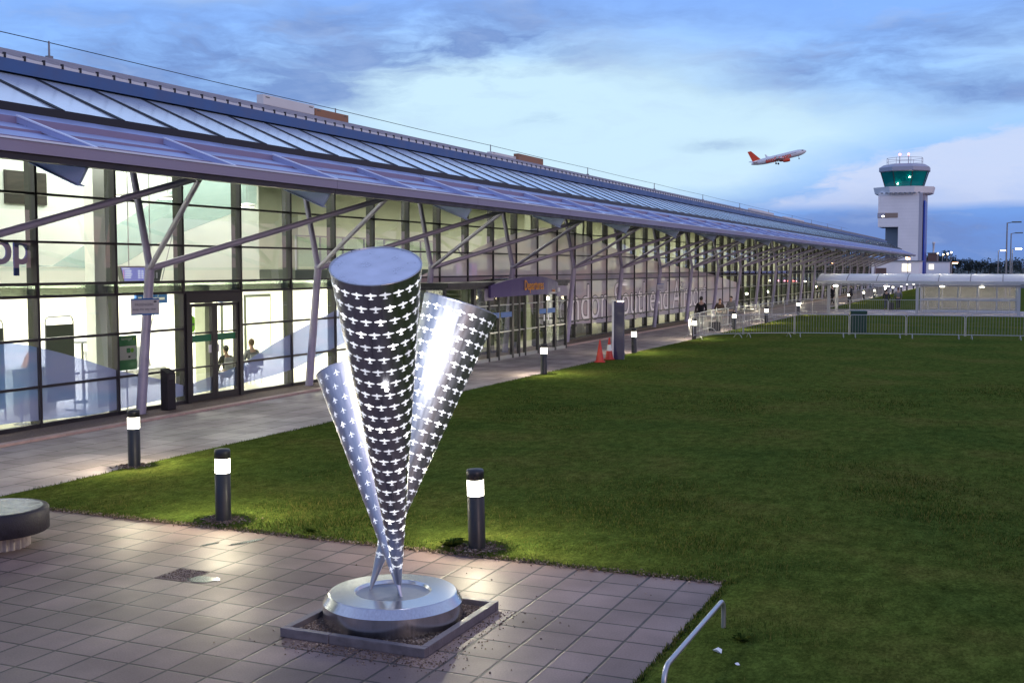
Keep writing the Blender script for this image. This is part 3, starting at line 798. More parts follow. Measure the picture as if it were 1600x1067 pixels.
for y0 in (42.6,43.05): pp(MB().box((XP+.002,y0,1.25),(XP+.008,y0+.13,1.5)), 'paper_notice', 'sign_white')
pp(MB().ball((-17.6,44.4,2.1), .08, 8), 'porch_lamp', 'lamp_warm')
# bowed purple sign
ds = thing('departures_sign', 'purple bowed sign board with orange departures lettering above the porch doors', 'sign', (-16.9,40.45,2.6))
mb = MB(); n = 24; ya, yb = -3.25, 3.35
for i in range(n):
    def pt(t):
        y = ya+(yb-ya)*t; b = 4*t*(1-t); return y, .30*b, -.30+.04*b, .14+.30*math.sin(PI*min(1,max(0,t*1.0)))**.8
    y0, x0, l0, h0 = pt(i/n); y1, x1, l1, h1 = pt((i+1)/n)
    mb.add([(x0,y0,l0),(x1,y1,l1),(x1,y1,h1),(x0,y0,h0),(x0-.1,y0,l0),(x1-.1,y1,l1),(x1-.1,y1,h1),(x0-.1,y0,h0)],
        [(0,1,2,3),(7,6,5,4),(3,2,6,7),(0,4,5,1)]+([(0,3,7,4)] if i == 0 else [])+([(1,5,6,2)] if i == n-1 else []), 0)
mb.obj('board', 'sign_purple', ds)
text_mesh('lettering', 'Departures', .52, 'sign_orange', ds, (.312,.05,-.06), FACE_X, 'CENTER', .004, .006, sx=.80)
text_mesh('lettering', 'Arrivals', .17, 'sign_orange', ds, (.20,2.2,-.19), (R(90),0,R(90+9)), 'LEFT', .003)
MB().box((.155,2.93,-.2),(.175,3.14,-.04)).obj('pictogram', 'sign_white', ds)

# ---- interior
def tin(mb, name, m): return tp(mb, name, m)
XB = -26.5
tin(MB().box((XB-8,YA,-.1),(XF-.27,YB,-.004)), 'interior_floor', 'floor_beige')
tin(MB().box((-46,YA,6.62),(-19.02,YB,6.8)), 'interior_ceiling', 'wall_white')
# the shop end: bright ground floor under a slab, pale green upper wall
tin(MB().box((XB-.2,YA,0),(XB,38.6,2.9)), 'back_wall', 'wall_white')
tin(MB().box((XB,YA,2.92),(-22.3,31.0,3.3)), 'floor_slab', 'wall_white')
tin(MB().box((-22.6,YA,3.3),(-22.3,31.0,6.6)), 'upper_wall', 'wall_green')
tin(MB().box((XB,38.4,0),(-21.3,38.6,2.9)), 'cross_wall', 'wall_white')
tin(MB().box((-20.65,21.62,0),(-20.35,22.0,6.6)), 'pillar', 'col_white')
tin(MB().box((-20.9,26.0,0),(-20.55,26.35,2.9)), 'pillar', 'olive')
band([(22.2,3.42),(25.0,4.75),(27.7,5.89),(30.9,6.4)],[(22.25,3.41),(24.46,3.42),(26.55,4.2),(30.9,5.4)], -22.28, 'vinyl_teal', 'wall_stripe')
band([(14,5.0),(17,4.4),(20.5,3.6),(22.2,3.42)],[(14,4.2),(17,3.8),(20.5,3.42),(22.25,3.41)], -22.28, 'vinyl_teal', 'wall_stripe')
# mid hall with mezzanine, balustrade and doors
tin(MB().box((XB-.2,31.4,2.92),(XB,48.4,6.6)), 'back_wall', 'wall_yellow')
tin(MB().box((XB-.2,38.62,0),(XB,48.4,2.9)), 'back_wall', 'wall_yellow')
tin(MB().box((XB,31.4,3.0),(-21.2,41.5,3.3)), 'mezzanine_floor', 'dark_olive')
mb = MB()
y = 31.5
while y < 41.6: mb.box((-21.26,y-.02,3.3),(-21.2,y+.02,4.4)); y += 1.43
mb.box((-21.26,31.5,4.38),(-21.2,41.5,4.43))
tin(mb, 'balustrade_rail', 'chrome_grey')
tin(MB().add([(-21.23,31.5,3.4),(-21.23,41.5,3.4),(-21.23,41.5,4.36),(-21.23,31.5,4.36)], [(0,1,2,3)]), 'balustrade_glass', 'balustrade_glass')
for y in (32.5,35.3,38.4): tin(MB().box((XB+.005,y,3.3),(XB+.06,y+1.0,5.5)), 'inner_door', 'olive')
mb = MB()
for i in range(16): mb.box((-20.9,40.0+.28*i*.95,3.0-.18*i),(-19.6,40.3+.28*i*.95,3.04-.18*i), 0)
mb.prism([(-19.6,40,3.2),(-19.6,44.3,.15),(-19.6,44.3,-.0),(-19.6,40,2.85)], (.05,0,0), 1).tube((-19.57,40,4.1),(-19.57,44.3,1.05),.03,.03,8,1)
for i in range(6): mb.tube((-19.57,40.2+.8*i,3.06-.57*i),(-19.57,40.2+.8*i,3.95-.57*i),.018,.018,6,1)
tin(mb, 'staircase', ['panel_grey','galv'])
# far halls
tin(MB().box((XB-.2,48.4,0),(XB,YB,6.6)), 'back_wall', 'wall_yellow')
tin(MB().box((XB,48.4,3.0),(-20.2,62,3.25)), 'mezzanine_floor', 'dark_olive')
y = 49.
k_ = 0
while y < 178:
    tin(MB().box((-20.5,y-.15,0),(-20.2,y+.15,6.6)), 'pillar', 'olive'); y += BAY
rnd = random.Random(11)
for i in range(26):
    y = 47+i*4.7+rnd.uniform(-1,1)
    tin(MB().box((-25.5+rnd.random()*3,y,0),(-22.3,y+rnd.uniform(.8,2.2),rnd.uniform(1.1,2.5))), 'kiosk', rnd.choice(['dark_olive','panel_grey','olive','dark_olive']))
for y in (18.6,24.8): tin(MB().tube((XF-.5,y-1.2,5.4),(XF-.5,y-2.9,.9),.012,.012,6), 'brace_rod', 'chrome_grey')
# ceiling lamps: luminous panels (real fittings) hung in the halls
for i in range(16):
    y = 13.5+i*10.6
    mb = MB().box((-21.6,y-1.6,6.42),(-20.9,y+1.6,6.5))
    tp(mb, 'ceiling_light', 'ceiling_glow')
for y in (13,19,25,29.5,33.5,36.6):
    tp(MB().box((-25.2,y-1.8,2.84),(-22.8,y+1.8,2.9)), 'ceiling_light', 'ceiling_glow')
def area(name, loc, sx, sy, W, col=(1,.96,.82)):
    l = bpy.data.lights.new(name, 'AREA'); l.shape = 'RECTANGLE'; l.size = sx; l.size_y = sy; l.energy = W; l.color = col
    o = bpy.data.objects.new(name, l); COL.objects.link(o); o.location = loc; o.rotation_euler = (0,0,0); return o
area('hall_lamp', (-20.9,20.5,6.35), 2.6, 20, 660, (.98,1,.94))
area('shop_lamp', (-24.2,23.5,2.8), 3.4, 26, 860, (.99,1,.94))
area('hall_lamp', (-20.8,39.5,6.35), 2.6, 16, 680, (1,.98,.82))
for i in range(6):
    area('hall_lamp', (-22.2,58+i*21.,6.35), 3.6, 18, 640, (1,.96,.74))

# ---- shop interior things
def partition(y, label):
    t = thing('partition_board', label, 'partition', (-20.3,y,0), 0, 'grey partition boards inside the glass')
    MB().box((-.02,-.41,.28),(.02,.41,2.06)).obj('panel', 'panel_grey', t)
    MB().path([(0,-.43,0.02),(0,-.43,2.12),(0,-.40,2.21),(0,-.33,2.25),(0,.33,2.25),(0,.40,2.21),(0,.43,2.12),(0,.43,.02)], .018, 8).obj('tube_frame', 'chrome_grey', t)
    for s in (-1,1): MB().box((-.28,s*.43-.02,0),(.28,s*.43+.02,.03)).obj('foot', 'chrome_grey', t)
partition(20.40, 'grey partition board with rounded tube top left of the white pillar')
partition(18.33, 'grey partition board with rounded tube top cut by the left edge')
def qpost(y, x, lab):
    t = thing('queue_post', lab, 'queue post', (x,y,0), 0, 'queue posts behind the glass')
    MB().lathe([(.17,0),(.17,.015),(.05,.04),(.03,.06),(.03,.95),(.045,.96),(.045,1.03),(0,1.04)], n=18).obj('post', 'chrome_grey', t)
    MB().box((-.01,.04,.94),(.01,1.72,.99)).obj('belt', 'belt_blue', t)
qpost(18.55,-19.6,'queue post with blue belt left of the first wide mullion'); qpost(20.4,-19.6,'queue post with blue belt right of the grey partition board')
tb = thing('counter', 'small beige counter with an orange item on top by the left mullion', 'counter', (-21.3,20.35,0))
MB().box((-.35,-.75,0),(.35,.55,1.0)).box((-.4,-.8,1.0),(.4,.6,1.05)).obj('body', 'wall_yellow', tb)
bag = MB().prism([(-20.95,20.0,1.06),(-20.95,20.32,1.06),(-20.95,20.40,1.42),(-20.95,20.28,1.46),(-20.95,20.14,1.30)], (-.18,0,0)).obj('paper_bag', 'sign_orange', bevel=.01)
tag(bag, 'orange bag standing on the beige counter inside the shop', 'bag')
tbl = thing('high_table', 'tall round table on a single thin leg beyond the partition', 'table', (-21.4,22.25,0))
MB().lathe([(.36,1.5),(.36,1.54),(0,1.541)], n=24).obj('tabletop', 'seat_grey', tbl); MB().lathe([(.25,0),(.25,.02),(.03,.05),(.03,1.5)], n=16).obj('leg', 'panel_grey', tbl)
for i, (x, y) in enumerate(((-23.2,25.2),(-23.2,26.6))):
    t = thing('bench_seat', ['grey bench seat with tilted back behind the leaning column','grey bench seat with tilted back next to the pillar'][i], 'seat', (x,y,0), 0, 'grey bench seats')
    MB().box((-.3,-.55,.40),(.3,.55,.46)).obj('seat', 'seat_grey', t)
    MB().prism([(-.3,-.55,.46),(-.3,.55,.46),(-.48,.55,1.05),(-.48,-.55,1.05)], (.05,0,0)).obj('backrest', 'seat_grey', t)
    for s in (-.4,.4): MB().box((-.25,s-.02,0),(.25,s+.02,.4)).obj('leg', 'chrome_grey', t)
po_ = thing('green_poster', 'tall green poster with white panel standing behind the glass', 'poster', (-18.88,21.05,0))
MB().box((-.015,-.30,1.0),(.015,.30,1.80)).obj('board', 'banner_green', po_)
MB().box((.016,-.27,1.24),(.02,.27,1.56)).obj('white_panel', 'sign_white', po_)
MB().box((.021,-.05,1.40),(.024,.07,1.51)).obj('emblem', 'banner_green', po_); MB().lathe([(.055,0),(.055,.003)], n=18, M4=Matrix.Rotation(R(90),4,'Y')).obj('emblem', 'lime', po_, loc=(.022,.13,1.455)); MB().box((.021,-.0,1.28),(.024,.07,1.33)).obj('emblem', 'ink_dark', po_)
text_mesh('lettering', 'harringer', .095, 'sign_white', po_, (.021,-.04,1.70), FACE_X, 'CENTER', .001)
MB().box((.021,.17,1.69),(.024,.24,1.75)).obj('emblem', 'lime', po_)
MB().lathe([(.16,0),(.16,.02),(.02,.04),(.02,1.0)], n=14).obj('stand', 'chrome_grey', po_, loc=(-.03,0,0))
lf = thing('leaf_sign', 'lime green leaf shaped sign on a thin stand seen through the door', 'sign', (-21.5,26.6,0))
MB().prism([(0,-.17,1.98),(0,-.05,2.02),(0,.10,1.98),(0,.17,1.82),(0,.16,1.66),(0,.06,1.52),(0,-.04,1.62),(0,-.08,1.78)], (.02,0,0)).obj('leaf', 'lime', lf)
MB().prism([(.022,.0,1.76),(.022,.05,1.80),(.022,.10,1.76),(.022,.05,1.70)], (.003,0,0)).obj('heart', 'ink_dark', lf)
MB().lathe([(.15,0),(.15,.02),(.012,.03),(.012,1.6)], n=10).obj('stand', 'chrome_grey', lf)
mon = thing('monitor', 'small dark hanging monitor at the left edge behind the blue letters', 'monitor', (-20.4,17.75,2.98))
MB().box((-.05,-.45,0),(0,.45,.22)).obj('case', 'ink_dark', mon); MB().tube((-.02,0,.22),(-.02,0,3.6),.015,.015,8).obj('hanger', 'chrome_grey', mon)
for i, (x, y, lab) in enumerate(((-20.6,24.6,'round white ceiling pendant over the glazed door'),(-20.9,23.3,'round white ceiling pendant near the white pillar'),(-21.2,28.9,'round white ceiling pendant beyond the seated people'))):
    pn = thing('pendant_lamp', lab, 'lamp', (x,y,5.2), 0, 'round pendant lamps in the hall')
    MB().lathe([(.22,0),(.24,.03),(.24,.09),(.05,.12),(0,.12)], n=20).obj('shade', 'col_white', pn); MB().lathe([(.20,-.004),(0,-.004)], n=20).obj('diffuser', 'ceiling_glow', pn); MB().tube((0,0,.12),(0,0,1.42),.008,.008,6).obj('wire', 'chrome_grey', pn)
for y, w_ in ((33.2,.9),(34.5,.9),(35.9,1.5)):
    d_ = tin(MB().box((XB+.002,y-.08,0),(XB+.05,y+w_+.08,2.35)), 'inner_door', 'dark_olive')
    o = MB().box((XB+.052,y,0.02),(XB+.07,y+w_,2.25)).obj('door_leaf', 'wall_yellow', d_)
for i, (y, z, w_) in enumerate(((26.2,2.35,1.3),(29.8,2.3,1.0),(51.5,2.3,1.6),(58.5,2.3,1.6))):
    hs = thing('hanging_sign', ['blue hanging sign inside beyond the glazed door','short blue hanging sign inside right of the seated people','blue hanging sign inside behind the white wall letters','blue hanging sign inside at the end of the wall letters'][i], 'sign', (-22.6,y,z), R(90))
    MB().box((-w_/2,-.04,0),(w_/2,.04,.28)).obj('board', 'sign_blue', hs); MB().box((-w_/2+.08,-.045,.08),(-w_/2+.22,-.041,.2)).box((-w_/2+.3,-.045,.1),(w_/2-.12,-.041,.17)).obj('marks', 'sign_white', hs)
    for q in (-.35,.35): MB().tube((q*w_,0,.28),(q*w_,0,.55),.012,.012,6).obj('hanger', 'chrome_grey', hs)
# hanging departure board
sb = thing('departure_screen', 'hanging flight information screen with blue lit display behind the first column', 'screen', (-20.5,23.45,3.0))
MB().prism([(0,-.80,.42),(0,.80,.42),(0,.66,.0),(0,-.66,.0)], (-.14,0,0)).obj('case', 'panel_grey', sb)
MB().prism([(.004,-.76,.38),(.004,.28,.38),(.004,.26,.04),(.004,-.65,.04)], (.003,0,0)).obj('display', 'screen_blue', sb)
mb = MB(); rnd = random.Random(4)
mb.box((.008,-.72,.34),(.011,-.46,.365), 0)
for r_ in range(5):
    z = .29-r_*.045
    mb.box((.008,-.70,z),(.011,-.66,z+.022), 1); mb.box((.008,-.63,z),(.011,-.63+rnd.uniform(.2,.36),z+.022), 0)
    mb.box((.008,-.16,z),(.011,-.08,z+.022), 0); mb.box((.008,-.03,z),(.011,.04,z+.022), 0); mb.box((.008,.14,z),(.011,.24,z+.022), 2)
mb.obj('display_rows', ['screen_white','screen_red','screen_teal'], sb)
MB().box((.004,.40,.1),(.008,.46,.26)).box((.004,.52,.1),(.008,.58,.26)).obj('notice', 'sign_white', sb)
for s in (-.4,.4): MB().tube((-.07,s,.42),(-.07,s,3.6),.015,.015,8).obj('hanger', 'chrome_grey', sb)
sb2 = thing('departure_screen', 'blue flight information screen with pink rows in the hall above the porch', 'screen', (-20.3,42.3,2.95), 0)
MB().box((-.12,-1.0,0),(0,1.0,.62)).obj('case', 'panel_grey', sb2); MB().box((.003,-.95,.04),(.006,.95,.58)).obj('display', 'screen_blue', sb2)
mb = MB()
for r_ in range(5):
    z = .5-r_*.10; mb.box((.008,-.88,z),(.011,-.7,z+.055), 1); mb.box((.008,-.64,z),(.011,rnd.uniform(.0,.3),z+.055), 0); mb.box((.008,.5,z),(.011,.8,z+.055), 1)
mb.obj('display_rows', ['screen_white','screen_red'], sb2)
pic = thing('wall_picture', 'dark framed landscape picture high on the shop wall', 'picture', (-22.28,21.4,4.93))
MB().box((0,-.66,0),(.03,.66,.80)).obj('frame', 'hair_dark', pic); MB().box((.031,-.60,.06),(.034,.60,.74)).obj('print', 'picture', pic)
sh = text_mesh('hanging_letters', 'op', 1.05, 'letter_blue', None, (-18.93,17.20,3.47), FACE_X, 'LEFT', .02, .014)
tag(sh, 'large blue letters o p hung behind the glass at the left edge', 'letters')
sp = thing('column_notice', 'small lilac notice with blue bands fixed on the first leaning column', 'notice', (-18.0,20.66,2.50), R(-16))
MB().box((0,-.36,-.155),(.02,.36,.155)).obj('board', 'tower_lilac', sp)
MB().box((.0,-.36,.156),(.022,.36,.19)).box((0,-.36,-.19),(.022,.36,-.156)).obj('band', 'sign_blue', sp)
MB().box((.021,.22,.09),(.024,.29,.13)).obj('emblem', 'ink_dark', sp)
text_mesh('lettering', 'PASSENGERS', .085, 'ink_dark', sp, (.021,-.03,.02), FACE_X, 'CENTER', .001); text_mesh('lettering', 'keep this way clear', .078, 'ink_dark', sp, (.021,-.02,-.08), FACE_X, 'CENTER', .001)
sp2 = thing('column_notice', 'small lilac notice on the leaning column right of the dark sign post', 'notice', (-17.97,62.45,2.27), R(-10))
MB().box((0,-.42,-.15),(.02,.42,.15)).obj('board', 'tower_lilac', sp2); MB().box((.0,-.42,.151),(.022,.42,.18)).obj('band', 'sign_blue', sp2)
MB().box((.021,-.3,.03),(.023,.3,.05)).box((.021,-.25,-.05),(.023,.25,-.03)).obj('print', 'ink_dark', sp2)
ash = thing('ashtray_bin', 'dark slim bin with slanted top beside the glazed double door', 'bin', (-18.30,21.75,0), R(0))
MB().prism([(-.10,-.15,.02),(.10,-.15,.02),(.10,-.15,.90),(-.10,-.15,1.0)], (0,.30,0)).box((-.14,-.19,0),(.14,.19,.02)).obj('body', 'concrete_dark', ash, bevel=.008)
MB().box((.101,-.10,.74),(.104,.10,.86)).obj('slot', 'dark_frame', ash)

# ---- roof furniture
def unit(y0, y1, z0, z1, m, lab, legs=True):
    t = thing('rooftop_unit', lab, 'rooftop unit', (-20,(y0+y1)/2,z0), 0, 'ventilation units along the roof ridge')
    h = z1-z0; l = (y1-y0)/2
    MB().box((-.12,-l,.05),(.12,l,h)).obj('casing', m, t, bevel=.015)
    MB().box((.122,-l+.1,h*.75),(.126,-l+.3,h*.83)).box((.122,l-.3,h*.75),(.126,l-.1,h*.83)).obj('grille', 'panel_grey', t)
    MB().box((-.1,-l*.96,-.2),(.1,-l*.85,.05)).box((-.1,l*.85,-.2),(.1,l*.96,.05)).obj('support', 'roof_rail', t)
unit(27.95,30.60,8.02,8.36,'unit_white','white box unit on the roof ridge, nearest')
unit(30.65,32.60,8.00,8.30,'unit_brown','orange brown louvred box unit beside the white roof unit')
unit(43.9,46.4,7.98,8.17,'unit_white','small white roof unit halfway along the ridge')
unit(46.7,49.6,7.98,8.34,'unit_brown','brown roof unit halfway along the ridge')
unit(95.7,105.8,7.95,8.24,'unit_white','pale roof unit in the far group, nearest'); unit(111.2,122.5,7.9,8.18,'unit_white','pale roof unit in the far group, middle one'); unit(126.4,139,7.85,8.02,'unit_white','pale roof unit in the far group, farthest')
cb = thing('safety_line', 'thin cable on short posts along the roof ridge', 'cable', (-20,20,8.1))
pts = []; 
for i in range(0, 26):
    y = 8+i*6.; pts.append((0, y-20, .33 if i % 2 == 0 else .31))
    if i % 2 == 0: MB().tube((0,y-20,-.1),(0,y-20,.36),.025,.02,8).box((-.06,y-20-.06,-.05),(.06,y-20+.06,.03)).obj('post', 'galv_dull', cb)
MB().path(pts, .011, 6).obj('wire', 'roof_rail', cb)

# ------------------------------------------------------------------ stone bench, hoop rail, litter
bn = thing('stone_bench', 'round dark stone bench with wet top on a fluted drum', 'bench', (-11.30,10.24,0))
MB().lathe([(.60,.190),(.62,.205),(.62,.455),(.605,.472),(.56,.478),(.0,.474)], n=64).obj('seat', ['concrete_dark'], bn)
MB().lathe([(.55,.4785),(.3,.480),(0,.480)], n=48).obj('wet_top', 'stone_wet', bn)
vs = []; n = 140
for z in (0.,.189):
    for i in range(n):
        r = .385+.016*math.cos(i*2*PI/5); vs.append((r*math.cos(2*PI*i/n), r*math.sin(2*PI*i/n), z))
MB().add(vs, [(i,(i+1)%n,n+(i+1)%n,n+i) for i in range(n)]).obj('fluted_drum', 'fluted', bn)
def hoop():
    pts = []; x = -2.39; yA_, yB_ = 10.52, 8.50; h = .30; r = .12
    pts += [(x,yA_,-.05),(x,yA_,h-r)]
    for k in range(1,6): a = PI/2*k/5; pts.append((x,yA_-r+r*math.cos(a),h-r+r*math.sin(a)))
    for k in range(0,6): a = PI/2*k/5; pts.append((x,yB_+r-r*math.sin(a),h-r+r*math.cos(a)))
    pts += [(x,yB_,-.05)]
    o = MB().path(pts, .022, 14).obj('hoop_rail', 'hoop_steel')
    tag(o, 'low bent steel hoop rail at the right end of the paving', 'hoop rail')
hoop()
def litter(name, x, y, s, seed, label, cat='litter'):
    rnd = random.Random(seed); mb = MB(); n = 7
    vs = [(x+s*math.cos(2*PI*i/n)*rnd.uniform(.6,1.2), y+s*math.sin(2*PI*i/n)*rnd.uniform(.6,1.2), .035+rnd.random()*s*.8) for i in range(n)]+[(x,y,.035+s*.9),(x+s*.3,y-s*.2,.03)]
    mb.add(vs, [(i,(i+1)%n,n) for i in range(n)]+[((i+1)%n,i,n+1) for i in range(n)])
    tag(mb.obj(name, 'litter_white'), label, cat)
litter('crumpled_wrapper', -2.27, 9.80, .05, 1, 'crumpled pale blue wrapper on the grass by the hoop rail')
litter('paper_scrap', -2.05, 9.55, .022, 2, 'small white paper scrap on the grass right of the wrapper')
mat('water', (.02,.022,.028), .16)
def puddle(pts, m, z): setting(MB().poly([(x,y,z) for x, y in pts]).obj('puddle', m))
def blobpts(cx, cy, rx, ry, rot, seed):
    r = random.Random(seed); o = []
    for i in range(22):
        a = 2*PI*i/22; k_ = r.uniform(.75,1.1); x = math.cos(a)*rx*k_; y = math.sin(a)*ry*k_
        o.append((cx+x*math.cos(rot)-y*math.sin(rot), cy+x*math.sin(rot)+y*math.cos(rot)))
    return o
setting(MB().box((-8.535,9.86,.0005),(-8.135,10.29,.004)).obj('gravel_slab', 'gravel_strip'))
stones('slab_gravel', lambda r: (r.uniform(-8.52,-8.15), r.uniform(9.88,10.27), .004), 420, 31, .005, .011)
puddle(blobpts(-8.0,10.02,.22,.12,.3,4), 'water', .005); puddle(blobpts(-8.6,11.62,.28,.05,1.2,5), 'water', .004); puddle(blobpts(-8.95,11.35,.15,.04,1.2,8), 'water', .004)
# weeds
def weed(x, y, s, seed, label):
    rnd = random.Random(seed); mb = MB()
    for i in range(46):
        a = rnd.uniform(0,2*PI); l = s*rnd.uniform(.5,1.2); h = l*rnd.uniform(.2,.9); w = l*.22
        dx, dy = math.cos(a), math.sin(a); px, py = -dy*w, dx*w
        mb.add([(x,y,.03),(x+dx*l*.5+px,y+dy*l*.5+py,h*.8+.03),(x+dx*l,y+dy*l,h*.7+.03),(x+dx*l*.5-px,y+dy*l*.5-py,h*.8+.03)], [(0,1,2),(0,2,3)], rnd.choice((0,0,1)))
    tag(mb.obj('weed', ['leaf_mid','leaf_dark']), label, 'weed', 'leafy weeds at the paving edge')
weed(-6.12,12.33,.15,1,'leafy weed at the foot of the bollard right of the sculpture'); weed(-8.1,12.28,.09,2,'leafy weed at the paving edge behind the sculpture')
weed(-2.0,8.75,.10,3,'leafy weed in the grass beside the hoop rail'); weed(-2.15,10.2,.08,4,'leafy weed by the far foot of the hoop rail')

# ------------------------------------------------------------------ totem, traffic cones, bin
tt = thing('sign_post', 'tall dark slab sign post with lit white edge beside the path', 'sign', (-13.15,40.3,0), R(6))
mat('totem_navy', (.030,.027,.085), .45, var=.06, scale=2)
MB().box((-.18,-.06,0),(.20,.06,2.14)).obj('slab', 'totem_navy', tt, bevel=.006)
MB().box((-.255,-.05,0),(-.181,.05,2.14)).obj('edge_panel', 'sign_white', tt)
MB().box((-.26,-.11,2.145),(.22,.07,2.18)).obj('cap', 'sign_white', tt); MB().box((-.05,-.10,2.125),(.18,-.07,2.144)).obj('lamp_strip', 'lamp_warm', tt)
def tcone(x, y, s, lab, white):
    t = thing('traffic_cone', lab, 'traffic cone', (x,y,.02), .3, 'traffic cones by the sign post')
    MB().box((-.19*s,-.19*s,0),(.19*s,.19*s,.035)).obj('base', 'cone_red', t, bevel=.01)
    H_ = .80*s
    def rr(z): return .13*s*(1-z/H_)+.022
    MB().lathe([(rr(.03),.035),(rr(H_*.4),H_*.4)], n=20).lathe([(rr(H_*.68),H_*.68),(rr(H_),H_),(0,H_+.005)], n=20).obj('cone_body', 'cone_red', t)
    MB().lathe([(rr(H_*.4)+.0,H_*.4),(rr(H_*.68)+.0,H_*.68)], n=20).obj('sleeve', 'cone_white' if white else 'cone_red', t)
tcone(-13.35,38.75,1.0,'plain red traffic cone left of the sign post',False); tcone(-13.42,40.0,1.0,'red traffic cone with white sleeve half hidden by the sign post',True)
bi = thing('grit_bin', 'dark green square bin standing on the lawn behind the barriers', 'bin', (-7.2,61.8,0), R(12))
MB().box((-.40,-.38,0),(.40,.38,.98)).obj('body', 'bin_green', bi, bevel=.02); MB().box((-.415,-.395,.985),(.415,.395,1.14)).obj('lid', 'bin_green', bi, bevel=.025)

# ------------------------------------------------------------------ crowd barriers
def barrier_proto(Lb):
    t = thing('crowd_barrier', '', 'barrier', (0,0,0), 0, 'steel crowd barriers across the lawn and along the path')
    l = Lb/2-.03
    MB().path([(-l,0,.14),(-l,0,1.0),(-l+.03,0,1.06),(-l+.1,0,1.09),(l-.1,0,1.09),(l-.03,0,1.06),(l,0,1.0),(l,0,.14)], .019, 8).tube((-l,0,.2),(l,0,.2),.017,.017,8).obj('frame', 'galv', t)
    mb = MB(); n = 20
    for i in range(1, n): x = -l+2*l*i/n; mb.tube((x,0,.2),(x,0,1.09),.0075,.0075,6,0,False)
    mb.obj('bars', 'galv_dull', t)
    for s in (-1,1): MB().path([(s*(l-.25),-.28,0.0),(s*(l-.25),-.18,.12),(s*(l-.25),0,.19),(s*(l-.25),.18,.12),(s*(l-.25),.28,0.0)], .018, 8).obj('foot', 'galv', t)
    return t
front = [(-13.55,52.6),(-11.75,55.2),(-9.55,56.5),(-7.05,57.05),(-4.5,57.5),(-1.9,57.8),(.75,58.2),(3.4,58.5)]
wherf = ['first crowd barrier at the corner bollard, angled across the grass edge','crowd barrier on the lawn, second from the corner bollard','crowd barrier on the lawn, third from the corner bollard, left of the green bin','crowd barrier in front of the green bin','crowd barrier on the lawn just right of the green bin','crowd barrier on the lawn before the glazed walkway panel','crowd barrier on the lawn at the right edge of the picture']
proto = None
def place_bar(a, b, lab):
    global proto
    ax, ay = a; bx, by = b; L_ = math.hypot(bx-ax, by-ay); rz = math.atan2(by-ay, bx-ax)
    loc = ((ax+bx)/2,(ay+by)/2,.02)
    if proto is None:
        proto = barrier_proto(2.6); o = proto; o['label'] = lab; o.location = loc; o.rotation_euler = (0,0,rz)
    else: o = copy_thing(proto, lab, loc, rz)
    o.scale = (L_/2.6, 1, 1)
for i in range(7): place_bar(front[i], front[i+1], wherf[i])
pth = [(-13.85,53.0),(-14.25,56.6),(-14.5,60.2),(-14.45,63.8),(-14.3,67.4),(-14.15,71),(-14.05,74.6),(-13.9,78.2),(-13.75,81.8),(-13.2,85.0)]
nw = ['first','second','third','fourth','fifth','sixth','seventh','eighth','ninth']
for i in range(9): place_bar(pth[i], pth[i+1], f'{nw[i]} crowd barrier in the row along the path, counted from the corner bollard')
far = [(-13.9,113+i*4.2) for i in range(10)]
for i in range(9): place_bar(far[i], far[i+1], f'{nw[i]} crowd barrier in the distant row seen under the walkway roof')
for i in range(5): place_bar((-13.0+i*2.6,84.2),(-10.4+i*2.6,84.2), f'{nw[i]} low rail barrier along the front of the covered walkway')

# ------------------------------------------------------------------ covered walkway
W = thing('covered_walkway', 'covered walkway with curved translucent roof and glazed side panel', 'walkway', (0,0,0))
xs0, xs1 = -13.2, 9.0
mb = MB(); n = 10; ya, yb = 87.6, 92.6; seg = 2.12
x = xs0
while x < xs1:
    x2 = min(x+seg-.05, xs1)
    prof = [(ya+(yb-ya)*k/n, 2.38+.50*math.sin(PI*k/n)**.8) for k in range(n+1)]
    for (y0,z0),(y1,z1) in zip(prof, prof[1:]): mb.add([(x,y0,z0),(x2,y0,z0),(x2,y1,z1),(x,y1,z1)], [(0,1,2,3)], 0, True)
    x += seg
mb.obj('curved_roof', 'poly_roof', W)
mb = MB(); x = xs0
while x < xs1+.1:
    pr = [(x-.025,ya+(yb-ya)*k/n, 2.39+.50*math.sin(PI*k/n)**.8) for k in range(n+1)]
    mb.path(pr, .03, 6); x += seg
mb.obj('roof_rib', 'galv_dull', W)
MB().box((xs0,ya-.06,2.16),(xs1,ya+.04,2.36)).box((xs0,yb-.04,2.16),(xs1,yb+.06,2.36)).obj('eave_beam', 'galv', W)
MB().box((xs0,ya-.02,2.02),(xs1,ya+.0,2.12)).obj('gutter', 'galv_dull', W)
for x, y in ((-12.4,88.0),(-12.4,92.3),(-6.17,88.0),(.55,88.0),(-6.17,92.3),(.55,92.3),(6.8,88),(6.8,92.3)):
    MB().box((x-.10,y-.10,0),(x+.10,y+.10,2.2)).obj('post', 'galv', W)
for y in (88.0,92.3):
    f = MB().box((-6.0,y-.03,2.0),(.42,y+.03,2.08)).box((-6.0,y-.03,1.02),(.42,y+.03,1.12)).box((-6.0,y-.03,.14),(.42,y+.03,.22)).box((-6.0,y-.03,.28),(.42,y+.03,.33))
    for i in range(6): f.box((-6.0+1.27*i,y-.02,.14),(-5.94+1.27*i,y+.02,2.0))
    o = f.obj('side_panel', 'galv', W)
    MB().add([(-6.0,y+.0,.3),(.42,y,.3),(.42,y,2.0),(-6.0,y,2.0)], [(0,1,2,3)]).obj('side_glass', 'frosted_panel', o)
